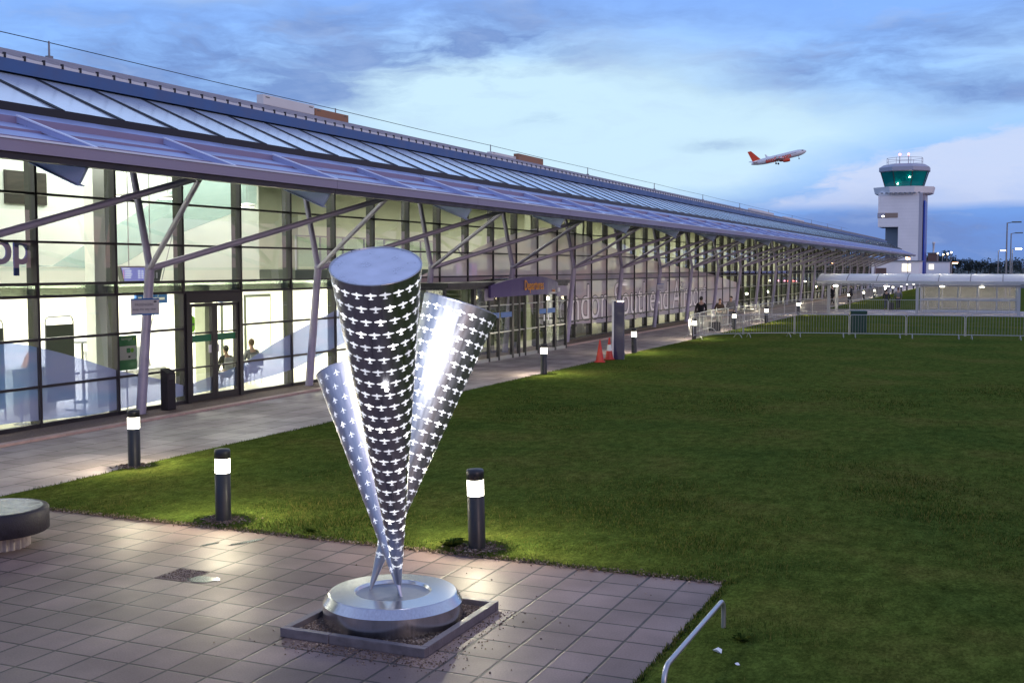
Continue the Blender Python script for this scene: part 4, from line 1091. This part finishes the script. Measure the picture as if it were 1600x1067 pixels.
for x in (-12.2,-8.5,-4.6,-1.9,1.2,4.5):
    MB().box((x-.16,90.0,1.93),(x+.16,90.3,2.06)).obj('lamp', 'lamp_white', W); MB().tube((x,90.15,2.06),(x,90.15,2.8),.02,.02,6).obj('lamp_hanger', 'galv_dull', W)
    l = bpy.data.lights.new('walkway_bulb', 'POINT'); l.energy = 48; l.color = (1,.88,.62); l.shadow_soft_size = .12
    lo = bpy.data.objects.new('walkway_bulb', l); COL.objects.link(lo); lo.location = (x,90.15,2.22)
MB().box((1.2,88.02,0),(6.7,88.06,1.0)).obj('solid_panel', 'brick_far', W)

# ------------------------------------------------------------------ control tower
tw = thing('control_tower', 'white airport control tower with green glass cab and blue stripe', 'tower', (-22.5,266,0))
ox, oy = 22.5, -266
def tw_(mb, name, m, **kw):
    o = mb.obj(name, m, tw, **kw); o.location = (ox, oy, 0); return o
tw_(MB().box((-22.6,262,0),(-18.45,272,19.3)).box((-26.8,262,12.0),(-22.6,272,19.3)), 'shaft', 'tower_white')
mb = MB()
for i in range(26): mb.box((-26.8,261.985,.7+i*.72),(-18.45,261.996,.73+i*.72)) if .7+i*.72 > 12 else mb.box((-22.6,261.985,.7+i*.72),(-18.45,261.996,.73+i*.72))
mat('tower_joint', (.74,.72,.74), .6)
tw_(mb, 'cladding_joint', 'tower_joint')
tw_(MB().box((-25.4,264,0),(-22.62,271,11.98)), 'recessed_shaft', 'tower_grey')
tw_(MB().box((-18.44,262.02,0),(-17.75,273,19.2)), 'side_fin', 'tower_lilac')
tw_(MB().box((-17.6,263.6,0),(-17.30,270.5,17.6)), 'blue_stripe', 'tower_blue')
tw_(MB().box((-17.74,264.3,0),(-17.4,272.9,19.2)), 'side_wall', 'tower_lilac')
f = tw_(MB().box((-26.9,261.93,13.95),(-22.7,261.98,15.0)), 'window_band', 'tower_brown')
MB().box((-26.8,261.90,14.05),(-25.4,261.925,14.9)).obj('window_pane', 'tower_lilac', f); MB().box((-26.0,261.88,14.2),(-25.5,261.895,14.4)).obj('lamp', 'lamp_white', f)
# balcony: octagonal tray
def octa(r, z, sq=1.): return [(-21.9+r*math.cos(PI/8+PI/4*i), 267+r*math.sin(PI/8+PI/4*i)*sq, z) for i in range(8)]
def ringmb(l):
    mb = MB(); vs = []
    for r, z in l: vs += octa(r, z)
    mb.add(vs, [(k*8+i,k*8+(i+1)%8,(k+1)*8+(i+1)%8,(k+1)*8+i) for k in range(len(l)-1) for i in range(8)])
    mb.add(vs, [tuple(range(7,-1,-1)), tuple(range(len(vs)-8,len(vs)))]); return mb
tw_(ringmb([(5.6,19.0),(6.4,19.25),(6.75,20.6),(6.55,20.6),(6.3,19.9)]), 'balcony', 'tower_white')
mb = MB()
for i in range(9): tw_(MB().box((-26.2+.95*i,260.6,19.05),(-25.75+.95*i,261.0,19.3)), 'balcony_bracket', 'tower_grey')
tw_(ringmb([(4.05,20.4),(5.2,24.0)]), 'cab_glass', 'cab_teal')
mb = MB()
for i in range(8):
    a = Vector(octa(4.09,20.4)[i]); b = Vector(octa(5.24,24.0)[i]); mb.tube(a, b, .09, .09, 6)
tw_(mb, 'cab_mullion', 'air_dark')
tw_(ringmb([(5.3,23.95),(5.6,24.1),(5.6,24.9),(4.6,25.5),(3.5,25.7)]), 'cab_roof', 'tower_lilac')
mb = MB()
O = octa(3.9,25.4); O2 = octa(3.9,27.0)
for i in range(8): mb.tube(O[i],O2[i],.05,.05,6); mb.tube(O2[i],O2[(i+1)%8],.04,.04,6); a = [(p+q)/2 for p, q in zip(O[i],O2[i])]; b = [(p+q)/2 for p, q in zip(O[(i+1)%8],O2[(i+1)%8])]; mb.tube(a,b,.03,.03,6)
tw_(mb, 'roof_railing', 'galv')
for dx in (-1.0,.8):
    o = tw_(MB().tube((-21.9+dx,266,25.6),(-21.9+dx,266,27.6),.08,.08,8), 'mast', 'galv'); MB().ball((-21.9+dx,266,27.8),.22,8).obj('beacon', 'lamp_red', o)
for p in ((-22.9,262.6,21.3),(-20.5,262.3,22.6)): tw_(MB().ball(p,.13,6), 'cab_lamp', 'lamp_white')

# ------------------------------------------------------------------ far buildings and lamps
def far_building(name, label, x0, x1, y0, y1, z1, m, wins=(), lamp=None):
    t = thing(name, label, 'building', ((x0+x1)/2,(y0+y1)/2,0)); cx, cy = (x0+x1)/2, (y0+y1)/2
    MB().box((x0-cx,y0-cy,0),(x1-cx,y1-cy,z1)).obj('wall', m, t); MB().box((x0-cx-.15,y0-cy-.15,z1+.002),(x1-cx+.15,y1-cy+.15,z1+.2)).obj('roof', 'tower_grey', t)
    for a, b, c, d, mm in wins: MB().box((a-cx,y0-cy-.05,b),(c-cx,y0-cy-.01,d)).obj('window', mm, t)
    return t
far_building('low_building', 'low white service building with lit window below the control tower', -22.5,-14.6,211,219,4.3,'tower_white', [(-17.4,2.6,-16.0,3.9,'window_lit'),(-22,1,-20,3.2,'brick_far')])
far_building('portable_cabin', 'small white cabin with one lit yellow window right of the tower', -15.6,-11.4,245,250,4.3,'tower_white', [(-15.1,2.9,-14.2,3.9,'window_lit')])
ch = far_building('boiler_house', 'squat brown brick boiler house behind the white cabin', -17.3,-15.2,276,280,6.4,'brick_far')
MB().lathe([(.22,6.4),(.22,8.6),(.34,8.62),(.34,9.0),(0,9.02)], n=12).obj('chimney', 'tower_white', ch, loc=(0,0,0))
far_building('terminal_shed', 'long low shed with reddish roof at the right edge behind the walkway', 2.2,20,232,240,4.2,'brick_far', [(3,2.2,16,2.6,'screen_blue')])
def lamp_post(x, y, h, arm, lab, m, heads=1, col='galv_dull', hl=.75):
    t = thing('street_lamp', lab, 'street lamp', (x,y,0), 0, 'street lamps beyond the walkway')
    MB().tube((0,0,0),(0,0,h),.10,.06,10).tube((0,0,h-.05),(arm,0,h+.05),.04,.04,8).obj('pole', col, t)
    for k in range(heads): MB().box((arm-.1,-.14,h-.02-k*1.15),(arm+hl,.14,h+.10-k*1.15+(.12 if hl < .5 else 0))).obj('lamp_head', m, t)
lamp_post(-.45,120,7.6,.5,'tall street lamp with flat dark head, largest at the right','panel_grey')
lamp_post(-.1,147,7.3,.5,'unlit street lamp just behind the tallest one','panel_grey'); lamp_post(.1,185,6.0,.5,'street lamp with bright lit head in the right hand row','lamp_white')
lamp_post(-1.9,196,5.9,.4,'thin street lamp left of the tallest one','lamp_warm'); lamp_post(-9.3,210,4.0,.2,'short orange lit lamp post among the far cars','lamp_orange')
for i, (x, y) in enumerate(((-14.2,256),(-13.2,257),(-12.3,256.5),(-11.8,262))): lamp_post(x,y,6.2+(-.1,-.35,-.2,.15)[i],.1,['first','second','third','fourth'][i]+' of the four white lit lamps right of the chimney','lamp_warm',hl=.14)
fl = thing('flood_lamp', 'orange flood lamp glowing at the far end of the terminal roof', 'lamp', (-16.3,209,4.9))
MB().box((-.35,-.1,-.3),(.35,.2,.3)).obj('housing', 'panel_grey', fl); MB().box((-.3,-.16,-.25),(.3,-.11,.25)).obj('glass', 'lamp_orange', fl); MB().tube((0,.1,-4.9),(0,.1,-.3),.06,.06,8).obj('pole', 'galv_dull', fl)
# far parked cars as a row with tail lamps
def car(x, y, lab, lm, rz):
    t = thing('parked_car', lab, 'car', (x,y,0), rz, 'cars parked far beyond the walkway')
    MB().prism([(-2.1,-.85,.3),(2.1,-.85,.3),(2.1,-.85,.85),(1.2,-.85,.95),(.6,-.85,1.42),(-1.0,-.85,1.42),(-1.7,-.85,.98),(-2.1,-.85,.9)], (0,1.7,0)).obj('body', 'tower_grey' if lm != 'lamp_green' else 'tower_lilac', t, bevel=.06)
    for s in (-.6,.6): MB().box((-2.14,s-.16,.68),(-2.11,s+.16,.84)).obj('tail_lamp', lm, t)
    for a in (-1.3,1.3):
        for s in (-.86,.86): MB().lathe([(.31,-.1),(.31,.1)], n=14, M4=Matrix.Rotation(R(90),4,'X')).obj('wheel', 'air_dark', t, loc=(a,s,.31))
cl = ['lamp_red','lamp_green','lamp_pink','lamp_white','lamp_pink','lamp_red','lamp_pink','lamp_warm']
for i in range(8): car(-9+i*1.9, 214+i*1.5, f'parked car with glowing lamps, {nw[i]} from the left in the far row', cl[i], R(90))

# ------------------------------------------------------------------ trees at the horizon
def tree(x, y, h, w, seed, lab):
    t = thing('tree', lab, 'tree', (x,y,0), 0, 'dark trees along the horizon')
    rnd = random.Random(seed)
    MB().tube((0,0,0),(0,0,h*.5),h*.03,h*.015,6).obj('trunk', 'bark', t)
    mb = MB(); 
    lumps = [(rnd.uniform(-.35,.35)*w, rnd.uniform(-.3,.3)*w, h*rnd.uniform(.35,.85), w*rnd.uniform(.16,.3)) for _ in range(9)]
    for _ in range(900):
        lx, ly, lz, lr = rnd.choice(lumps)
        d = Vector((rnd.gauss(0,1),rnd.gauss(0,1),rnd.gauss(0,1))).normalized()*lr*rnd.uniform(.5,1.05)
        p = Vector((lx,ly,lz))+d; s = h*.06*rnd.uniform(.6,1.5)
        q = [p+Vector((rnd.uniform(-1,1),rnd.uniform(-1,1),rnd.uniform(-1,1)))*s for _ in range(3)]
        mb.add(q, [(0,1,2)])
    mb.obj('crown', 'hedge', t)
rnd = random.Random(9)
for i in range(34):
    x = -60+i*4.6; y = 560+rnd.uniform(-40,60)
    tree(x, y, rnd.uniform(6.2,9.4)+(3.2 if i in (8,27) else 0), rnd.uniform(7,11), i, f'{"tall" if i in (8,27) else "rounded"} dark tree on the horizon, number {i+1} from the left')
mb = MB(); rnd = random.Random(2)
for i in range(5200):
    x = rnd.uniform(-150,180); y = 640+rnd.uniform(-15,15); h = 6.6+1.4*math.sin(x*.11)+1.2*math.sin(x*.31+1); z = rnd.uniform(0,h); s = 1.1
    q = [Vector((x,y,z))+Vector((rnd.uniform(-1,1),rnd.uniform(-1,1),rnd.uniform(-.7,.7)))*s for _ in range(3)]
    mb.add(q, [(0,1,2)])
setting(mb.obj('far_wood', 'hedge'), 'stuff')

# ------------------------------------------------------------------ aircraft
AP = thing('airliner', 'white and orange jet airliner climbing away above the control tower', 'aircraft', (0,0,0))
fus = [(0.02,17.0),(.55,16.6),(1.15,15.6),(1.65,14.0),(1.95,12.0),(1.98,8),(1.98,-7),(1.8,-10),(1.3,-13.5),(.7,-16),(.25,-17)]
RX = Matrix.Rotation(R(90),4,'Y')
MB().lathe([(r,z) for r,z in reversed(fus)], n=28, M4=RX).obj('fuselage', 'air_white', AP)
def wing(s):
    q = [(2.5,s*1.6,-.9),(-3.2,s*1.6,-.9),(-4.6,s*17,.9),(-3.2,s*17,.9)]
    mb = MB(); mb.prism([(x,y,z) for x,y,z in q], (0,0,.28)); mb.prism([(-3.2,s*17,.9),(-4.6,s*17,.9),(-4.9,s*17.3,2.6),(-4.2,s*17.3,2.6)], (0,.1*s,0)); mb.obj('wing', 'air_white', AP)
    MB().lathe([(.65,-2.0),(.95,-1.2),(1.12,.4),(1.1,1.7),(.98,2.1),(.9,1.9),(.1,1.0)], n=20, M4=RX).obj('engine', 'air_orange', AP, loc=(3.0,s*5.8,-2.2))
    MB().prism([(-12.6,s*.8,.6),(-15.8,s*.8,.6),(-17.2,s*6.2,1.2),(-16,s*6.2,1.2)], (0,0,.18)).obj('tailplane', 'air_white', AP)
    MB().tube((-1.6,s*3.6,-.9),(-1.6,s*3.6,-3.2),.15,.12,8).lathe([(.55,-.35),(.55,.35)], (-1.6,s*3.6,-3.3), 14, M4=Matrix.Rotation(R(90),4,'X')).obj('landing_gear', 'air_dark', AP)
wing(1); wing(-1)
MB().prism([(-10.8,-.12,1.7),(-15.9,-.12,1.3),(-17.7,-.12,7.8),(-15.6,-.12,7.8)], (0,.24,0)).obj('tail_fin', 'air_orange', AP)
MB().tube((11.8,0,-1.6),(11.8,0,-3.3),.12,.1,8).lathe([(.4,-.2),(.4,.2)], (11.8,0,-3.4), 14, M4=Matrix.Rotation(R(90),4,'X')).obj('landing_gear', 'air_dark', AP)
mb = MB()
for i in range(26): mb.box((-8+.72*i,-1.985,.52),(-7.7+.72*i,-1.95,.86))
mb.obj('window_row', 'air_dark', AP)
MB().box((13.9,-1.35,.75),(15.0,-1.0,1.25)).obj('cockpit_window', 'air_dark', AP)
text_mesh('lettering', 'easyJet.com', 3.3, 'air_orange', AP, (-8.6,-2.03,-1.1), FACE_MY, 'LEFT', .02, .09)
AP.location = (-131.3,712,69.5); AP.rotation_euler = (R(7), R(-13.5), R(20))

# ------------------------------------------------------------------ people
def person(loc, rz, h, label, top, legs, hair, pose='stand', coat=1., bag=None):
    t = thing('person', label, 'person', loc, rz)
    s = h/1.75
    sit = pose == 'sit'
    hz = .50 if sit else .93
    lean = {'stand':0,'bend':.42,'sit':.06,'walk':.05}[pose]
    sh = hz+.50
    def P3(x, y, z): # lean forward (+y is forward) above the hips
        if z > hz: y += (z-hz)*math.tan(lean); z = hz+(z-hz)*math.cos(lean)
        return (x*s, y*s, z*s)
    st = .16 if pose == 'walk' else .0
    def skin(name, verts, edges, m, root=0):
        me = bpy.data.meshes.new(name); me.from_pydata([v[0] for v in verts], edges, [])
        o = bpy.data.objects.new(name, me); COL.objects.link(o)
        mo = o.modifiers.new('skin', 'SKIN'); o.modifiers.new('sub', 'SUBSURF').levels = 1; o.modifiers['sub'].render_levels = 1
        for i, v in enumerate(verts):
            d = me.skin_vertices[0].data[i]; d.radius = (v[1]*s, (v[2] if len(v) > 2 else v[1])*s); d.use_root = i == root
        C.view_layer.update()
        m2 = bpy.data.meshes.new_from_object(o.evaluated_get(C.evaluated_depsgraph_get()))
        bpy.data.objects.remove(o); m2.materials.clear(); m2.materials.append(M[m])
        for p in m2.polygons: p.use_smooth = True
        o2 = bpy.data.objects.new(name, m2); COL.objects.link(o2); o2.parent = t; return o2
    if sit: knee = lambda q: (q*.10*s,.44*s,.52*s); ank = lambda q: (q*.10*s,.46*s,.09*s); toe = lambda q: (q*.11*s,.62*s,.04*s)
    else: knee = lambda q: (q*.095*s,(.06+q*st*.7)*s,.50*s); ank = lambda q: (q*.10*s,(-.02+q*st*1.4)*s,.08*s); toe = lambda q: (q*.12*s,(.13+q*st*1.4)*s,.04*s)
    el = lambda q: P3(q*.27,.03,sh-.28); wr = lambda q: P3(q*.26,.20 if pose != 'stand' else .12,sh-.50)
    # body
    V = [(P3(0,0,hz),.12,.10),(P3(0,0,hz+.25),.12,.09),(P3(0,-.01,sh-.03),.13,.09),(P3(0,0,sh+.09),.052),(P3(0,.015,sh+.17),.068,.075),(P3(0,.03,sh+.25),.074,.092),(P3(0,.01,sh+.33),.06,.07)]
    E_ = [(0,1),(1,2),(2,3),(3,4),(4,5),(5,6)]
    V.append((P3(0,.118,sh+.225),.014)); E_.append((5,len(V)-1))     # nose
    for q in (-1,1):
        V.append((P3(q*.082,.0,sh+.24),.016,.024)); E_.append((5,len(V)-1))   # ear
    for q in (-1,1):
        a = len(V); V += [(P3(q*.175,0,sh-.02),.05),(el(q),.038),(wr(q),.026)]; E_ += [(2,a),(a,a+1),(a+1,a+2)]
        d = (Vector(wr(q))-Vector(el(q))).normalized(); palm = Vector(wr(q))+d*.06*s
        V.append((tuple(palm),.032,.016)); E_.append((a+2,a+3)); side = Vector((0,1,0))
        for k, (off, ln) in enumerate(((-.030,.060),(-.010,.075),(.010,.080),(.030,.070))):
            b_ = palm+side*off*s+d*.035*s; c_ = b_+d*ln*.5*s; e_ = c_+(d*.8+Vector((-q*.5,0,0))).normalized()*ln*.5*s
            i0 = len(V); V += [(tuple(b_),.009),(tuple(c_),.0085),(tuple(e_),.007)]; E_ += [(a+3,i0),(i0,i0+1),(i0+1,i0+2)]
        i0 = len(V); tb_ = palm+side*.038*s; V += [(tuple(tb_),.011),(tuple(tb_+d*.03*s+side*.022*s),.010),(tuple(tb_+d*.06*s+side*.024*s),.008)]; E_ += [(a+3,i0),(i0,i0+1),(i0+1,i0+2)]
        a = len(V); V += [((q*.09*s,0,(hz-.04)*s),.075),(knee(q),.052),(ank(q),.035),(toe(q),.034,.03)]; E_ += [(0,a),(a,a+1),(a+1,a+2),(a+2,a+3)]
    skin('body', V, E_, 'skin')
    # trousers and shoes
    V = [((0,0,hz*s),.145,.115)]; E_ = []
    for q in (-1,1):
        a = len(V); V += [((q*.095*s,.0,(hz-.08)*s),.098),(knee(q),.074),((ank(q)[0],ank(q)[1],ank(q)[2]+.03*s),.062)]; E_ += [(0,a),(a,a+1),(a+1,a+2)]
    skin('trousers', V, E_, legs)
    for q in (-1,1):
        a_, b_ = Vector(ank(q)), Vector(toe(q)); MB().ball(tuple((a_+b_)/2+Vector((0,.0,-.02*s))), .075*s, 6, 0, (.62,1.75,.7)).obj('shoe', 'air_dark', t)
    # coat or jacket
    V = [(P3(0,.0,hz-.02 if coat > 1 else hz+.02),.165,.135),(P3(0,0,hz+.25),.155,.12),(P3(0,-.01,sh-.04),.165,.115),(P3(0,0,sh+.055),.075,.07)]; E_ = [(0,1),(1,2),(2,3)]
    if coat > 1: V.append((P3(0,0,hz-.22) if not sit else P3(0,.1,hz-.02),.18,.145)); E_.append((0,4))
    for q in (-1,1):
        a = len(V); V += [(P3(q*.185,0,sh-.03),.075),(el(q),.062),((Vector(wr(q))*.88+Vector(el(q))*.12)[:],.05)]; E_ += [(2,a),(a,a+1),(a+1,a+2)]
    skin('coat', V, E_, top)
    # hair
    hc = Vector(P3(0,-.012,sh+.265)); MB().ball(tuple(hc), .112*s, 8, 0, (.80,.92,1.0)).obj('hair', hair, t)
    return t
person((-15.0,59.9,0), R(25), 1.80, 'person in a long black coat and jeans standing behind the barriers', 'black_cloth','jeans','hair_dark', coat=2)
person((-14.9,63.6,0), R(200), 1.66, 'person with brown hair bending over behind the barriers', 'brown_cloth','dark_cloth','hair_brown', 'bend')
person((-14.55,65.0,0), R(170), 1.70, 'person in a pale grey top and dark scarf facing the lawn', 'grey_cloth','dark_cloth','hair_dark')
person((-14.6,106.0,0), R(60), 1.75, 'person in black walking on the far path left of the walkway post', 'black_cloth','black_cloth','hair_dark', 'walk', coat=2)
person((-13.6,111.0,0), R(100), 1.70, 'person in dark clothes behind the far barriers', 'dark_cloth','dark_cloth','hair_dark', coat=2)
person((-9.0,95.4,0), R(0), 1.62, 'person in a dark coat left of the suitcase under the walkway', 'dark_cloth','jeans','hair_dark', 'walk', coat=2)
person((-8.15,95.9,0), R(10), 1.74, 'person in a dark jacket with red collar right of the suitcase', 'grey_cloth','dark_cloth','hair_brown', 'walk')
su = thing('suitcase', 'small dark wheeled suitcase between two people under the walkway', 'suitcase', (-8.6,95.3,0))
MB().box((-.17,-.12,.05),(.17,.12,.60)).obj('shell', 'dark_cloth', su, bevel=.03); MB().path([(-.1,.1,.6),(-.1,.1,.95),(.1,.1,.95),(.1,.1,.6)], .012, 6).obj('handle', 'chrome_grey', su)
for s in (-.13,.13): MB().ball((s,0,.04),.04,6).obj('wheel', 'air_dark', su)
ba = thing('luggage_bag', 'dark holdall on the paving beside the person in black', 'bag', (-14.4,60.4,0), .5)
MB().box((-.3,-.16,.0),(.3,.16,.48)).obj('body', 'dark_cloth', ba, bevel=.05); MB().path([(-.15,0,.46),(-.1,0,.62),(.1,0,.62),(.15,0,.46)], .014, 6).obj('handle', 'dark_cloth', ba)
# seated inside behind the swoosh
for i, (x, y, lab, tp_) in enumerate(((-20.4,27.95,'person with brown hair seated behind the blue window film right of the door','grey_cloth'),(-20.4,26.75,'person in dark clothes seated behind the door glass','dark_cloth'))):
    st_ = thing('chair', f'grey chair under the seated person {"right of the door" if i == 0 else "behind the door glass"}', 'chair', (x,y,0), R(70))
    MB().box((-.22,-.22,.40),(.22,.22,.43)).obj('seat', 'seat_grey', st_); MB().box((-.22,-.25,.50),(.22,-.22,.85)).obj('backrest', 'seat_grey', st_)
    for a in (-.19,.19):
        for b in (-.19,.19): MB().tube((a,b,0),(a,b,.4),.014,.014,6).obj('leg', 'chrome_grey', st_)
    person((x,y,-.03), R(70), 1.7 if i == 0 else 1.55, lab, tp_, 'dark_cloth', 'hair_brown' if i == 0 else 'hair_dark', 'sit')

# ------------------------------------------------------------------ light added between the cones for glow leaving the cutouts
pl = bpy.data.lights.new('cutout_light', 'POINT'); pl.energy = 105; pl.shadow_soft_size = .06; pl.color = (.93,.95,1)
po2 = bpy.data.objects.new('cutout_light', pl); COL.objects.link(po2); po2.location = (-5.02,9.26,2.6)

# ------------------------------------------------------------------ sky
def sky():
    w = bpy.data.worlds.new('World'); scene.world = w; w.use_nodes = True
    nt = w.node_tree; L = nt.links.new; bg = nt.nodes['Background']
    tc = nt.nodes.new('ShaderNodeTexCoord'); sx = nt.nodes.new('ShaderNodeSeparateXYZ'); L(tc.outputs['Generated'], sx.inputs[0])
    def m(op, a, b=None, c=None, clamp=False):
        n = nt.nodes.new('ShaderNodeMath'); n.operation = op; n.use_clamp = clamp
        for i, v in enumerate((a, b, c)):
            if v is None: continue
            if isinstance(v, (int, float)): n.inputs[i].default_value = v
            else: L(v, n.inputs[i])
        return n.outputs[0]
    az = m('MULTIPLY', m('ARCTAN2', sx.outputs[0], sx.outputs[1]), 180/PI)
    el = m('MULTIPLY', m('ARCSINE', sx.outputs[2]), 180/PI)
    def noise(vec, scale, detail, rough=.55):
        n = nt.nodes.new('ShaderNodeTexNoise'); n.inputs['Scale'].default_value = scale; n.inputs['Detail'].default_value = detail; n.inputs['Roughness'].default_value = rough
        L(vec, n.inputs['Vector']); return n
    def comb(x, y, z=0.):
        n = nt.nodes.new('ShaderNodeCombineXYZ')
        for i, v in enumerate((x, y, z)):
            if isinstance(v, (int, float)): n.inputs[i].default_value = v
            else: L(v, n.inputs[i])
        return n.outputs[0]
    v0 = comb(m('MULTIPLY', az, .10), m('MULTIPLY', el, .30), 3.1)
    wn = noise(v0, 1., 5); ws = nt.nodes.new('ShaderNodeSeparateXYZ'); L(wn.outputs['Color'], ws.inputs[0])
    azw = m('ADD', az, m('MULTIPLY', m('SUBTRACT', ws.outputs[0], .5), 5.)); elw = m('ADD', el, m('MULTIPLY', m('SUBTRACT', ws.outputs[1], .5), 2.4))
    fb = noise(comb(m('MULTIPLY', azw, .085), m('MULTIPLY', elw, .42), 1.7), 1., 9, .6).outputs['Fac']
    fb2 = noise(comb(m('MULTIPLY', azw, .24), m('MULTIPLY', elw, .75), 8.2), 1., 8, .62).outputs['Fac']
    def px(x, y): return math.degrees(math.atan((x-800)/F))-23.4, math.degrees(math.atan((417-y)/F))
    def blob(x, y, rx, ry, p=1.):
        a0, e0 = px(x, y); sa = rx/F*57.3; se = ry/F*57.3
        d = m('ADD', m('POWER', m('ABSOLUTE', m('DIVIDE', m('SUBTRACT', azw, a0), sa)), 2.), m('POWER', m('ABSOLUTE', m('DIVIDE', m('SUBTRACT', elw, e0), se)), 2.))
        return m('MULTIPLY', m('EXPONENT', m('MULTIPLY', d, -1.)), p)
    def total(l):
        r = l[0]
        for x in l[1:]: r = m('ADD', r, x)
        return r
    def mix(f, a, b):
        n = nt.nodes.new('ShaderNodeMix'); n.data_type = 'RGBA'
        if isinstance(f, (int, float)): n.inputs[0].default_value = f
        else: L(f, n.inputs[0])
        for i, v in ((6, a), (7, b)):
            if isinstance(v, tuple): n.inputs[i].default_value = (*v, 1)
            else: L(v, n.inputs[i])
        return n.outputs[2]
    # base by elevation
    cr = nt.nodes.new('ShaderNodeValToRGB'); L(m('DIVIDE', m('ADD', el, 5), 95.), cr.inputs[0]); e = cr.color_ramp.elements
    e[0].position = 0; e[0].color = (.10,.15,.28,1); e[1].position = 1; e[1].color = (.26,.33,.66,1)
    for p, c in ((.052,(.16,.28,.62)),(.075,(.14,.33,.82)),(.10,(.26,.51,1.0)),(.14,(.31,.59,1.1)),(.19,(.22,.45,1.05)),(.25,(.48,.71,1.12)),(.38,(.50,.66,1.04)),(.52,(.30,.40,.76))):
        k_ = cr.color_ramp.elements.new(p); k_.color = (*c, 1)
    col = cr.outputs[0]
    hi = m('SUBTRACT', fb2, .5)
    # bright gap
    B = total([blob(830,175,330,95,1.5), blob(1010,250,210,75,1.1), blob(1250,205,330,35,.55), blob(600,150,120,40,.5), blob(330,10,120,20,.35), blob(1580,120,120,60,.35)])
    B = m('MULTIPLY', B, m('ADD', 1., m('MULTIPLY', hi, .9)), clamp=True)
    col = mix(m('MINIMUM', B, .97), col, (.60,.84,1.0))
    # pink white cumulus low right
    a1, e1 = px(1160, 328)
    top = m('ADD', m('ADD', e1, m('MULTIPLY', m('SUBTRACT', azw, a1), .30)), m('ADD', m('MULTIPLY', hi, 3.2), .25))
    t1 = m('DIVIDE', m('SUBTRACT', m('MINIMUM', top, 7.2), el), .55, clamp=True)
    t2 = m('DIVIDE', m('SUBTRACT', m('ADD', el, m('MULTIPLY', m('SUBTRACT', fb, .5), 1.4)), 2.55), .5, clamp=True)
    t3 = m('MULTIPLY', m('DIVIDE', m('SUBTRACT', azw, a1), 2.0, clamp=True), m('DIVIDE', m('SUBTRACT', 9., az), 6., clamp=True))
    Pk = m('MULTIPLY', m('MULTIPLY', t1, t2), m('MULTIPLY', t3, m('ADD', .92, m('MULTIPLY', hi, 1.3)), clamp=True), clamp=True)
    col = mix(m('MULTIPLY', Pk, .95), col, (.59,.69,.95))
    # dark cloud sheets
    Dk = total([blob(720,70,230,48,.95), blob(420,90,330,75,.62), blob(120,130,240,70,.45), blob(1330,110,230,52,.85), blob(1530,170,150,30,.5), blob(1120,225,50,9,.55), blob(845,196,42,8,.5),
                blob(1400,368,300,34,1.3), blob(1560,60,120,40,.45), blob(470,170,130,45,.45), blob(1060,30,180,22,.35)])
    Dk = m('MULTIPLY', Dk, m('ADD', .86, m('ADD', m('MULTIPLY', m('SUBTRACT', fb, .5), 4.6), m('MULTIPLY', hi, 3.4))), clamp=True)
    col = mix(m('MULTIPLY', Dk, .9), col, (.145,.265,.61))
    # lighter lilac wisps
    Wp = m('MULTIPLY', m('SUBTRACT', fb2, .52), 3.2, clamp=True)
    col = mix(m('MULTIPLY', Wp, .42), col, (.50,.66,.97))
    # rest of the sky dome: broken lilac cloud, afterglow to the right and behind
    away = m('MULTIPLY', m('SUBTRACT', m('ABSOLUTE', m('ADD', az, 22.)), 30.), .06, clamp=True)
    cl = m('MULTIPLY', m('SUBTRACT', fb, .42), 4., clamp=True)
    col = mix(m('MULTIPLY', away, m('MULTIPLY', cl, .75)), col, (.36,.38,.62))
    d1 = m('ADD', m('POWER', m('DIVIDE', m('SUBTRACT', az, 48.), 48.), 2.), m('POWER', m('DIVIDE', m('SUBTRACT', el, 5.), 11.), 2.))
    glow = m('MULTIPLY', m('EXPONENT', m('MULTIPLY', d1, -1.)), m('ADD', .25, m('MULTIPLY', fb2, 1.1)), clamp=True)
    col = mix(m('MULTIPLY', m('MULTIPLY', glow, away), .85), col, (.85,.46,.36))
    # low sun sky adds a little real scattering
    st = nt.nodes.new('ShaderNodeTexSky'); st.sky_type = 'NISHITA'; st.sun_disc = False; st.sun_elevation = R(1.5); st.sun_rotation = R(125)
    n = nt.nodes.new('ShaderNodeVectorMath'); n.operation = 'SCALE'; L(st.outputs[0], n.inputs[0]); n.inputs['Scale'].default_value = .02
    ad = nt.nodes.new('ShaderNodeVectorMath'); ad.operation = 'ADD'; L(col, ad.inputs[0]); L(n.outputs[0], ad.inputs[1])
    L(ad.outputs[0], bg.inputs['Color']); bg.inputs['Strength'].default_value = 1.
sky()
sl = bpy.data.lights.new('sun', 'SUN'); sl.energy = .55; sl.angle = R(12); sl.color = (1,.70,.58)
so = bpy.data.objects.new('sun', sl); COL.objects.link(so); so.rotation_euler = (R(82), 0, R(180-125)); so.location = (30,0,40)

vs_ = scene.view_settings; scene.display_settings.display_device = 'sRGB'
vs_.view_transform = 'Standard'; vs_.look = 'None'; vs_.exposure = 0; vs_.gamma = 1; vs_.use_curve_mapping = False
cy = scene.cycles
cy.use_denoising = True
try: cy.denoiser = 'OPENIMAGEDENOISE'
except Exception: pass
cy.max_bounces = 8; cy.transparent_max_bounces = 16; cy.diffuse_bounces = 3; cy.glossy_bounces = 4; cy.sample_clamp_indirect = 6; cy.caustics_reflective = False; cy.caustics_refractive = False
cy.use_light_tree = True
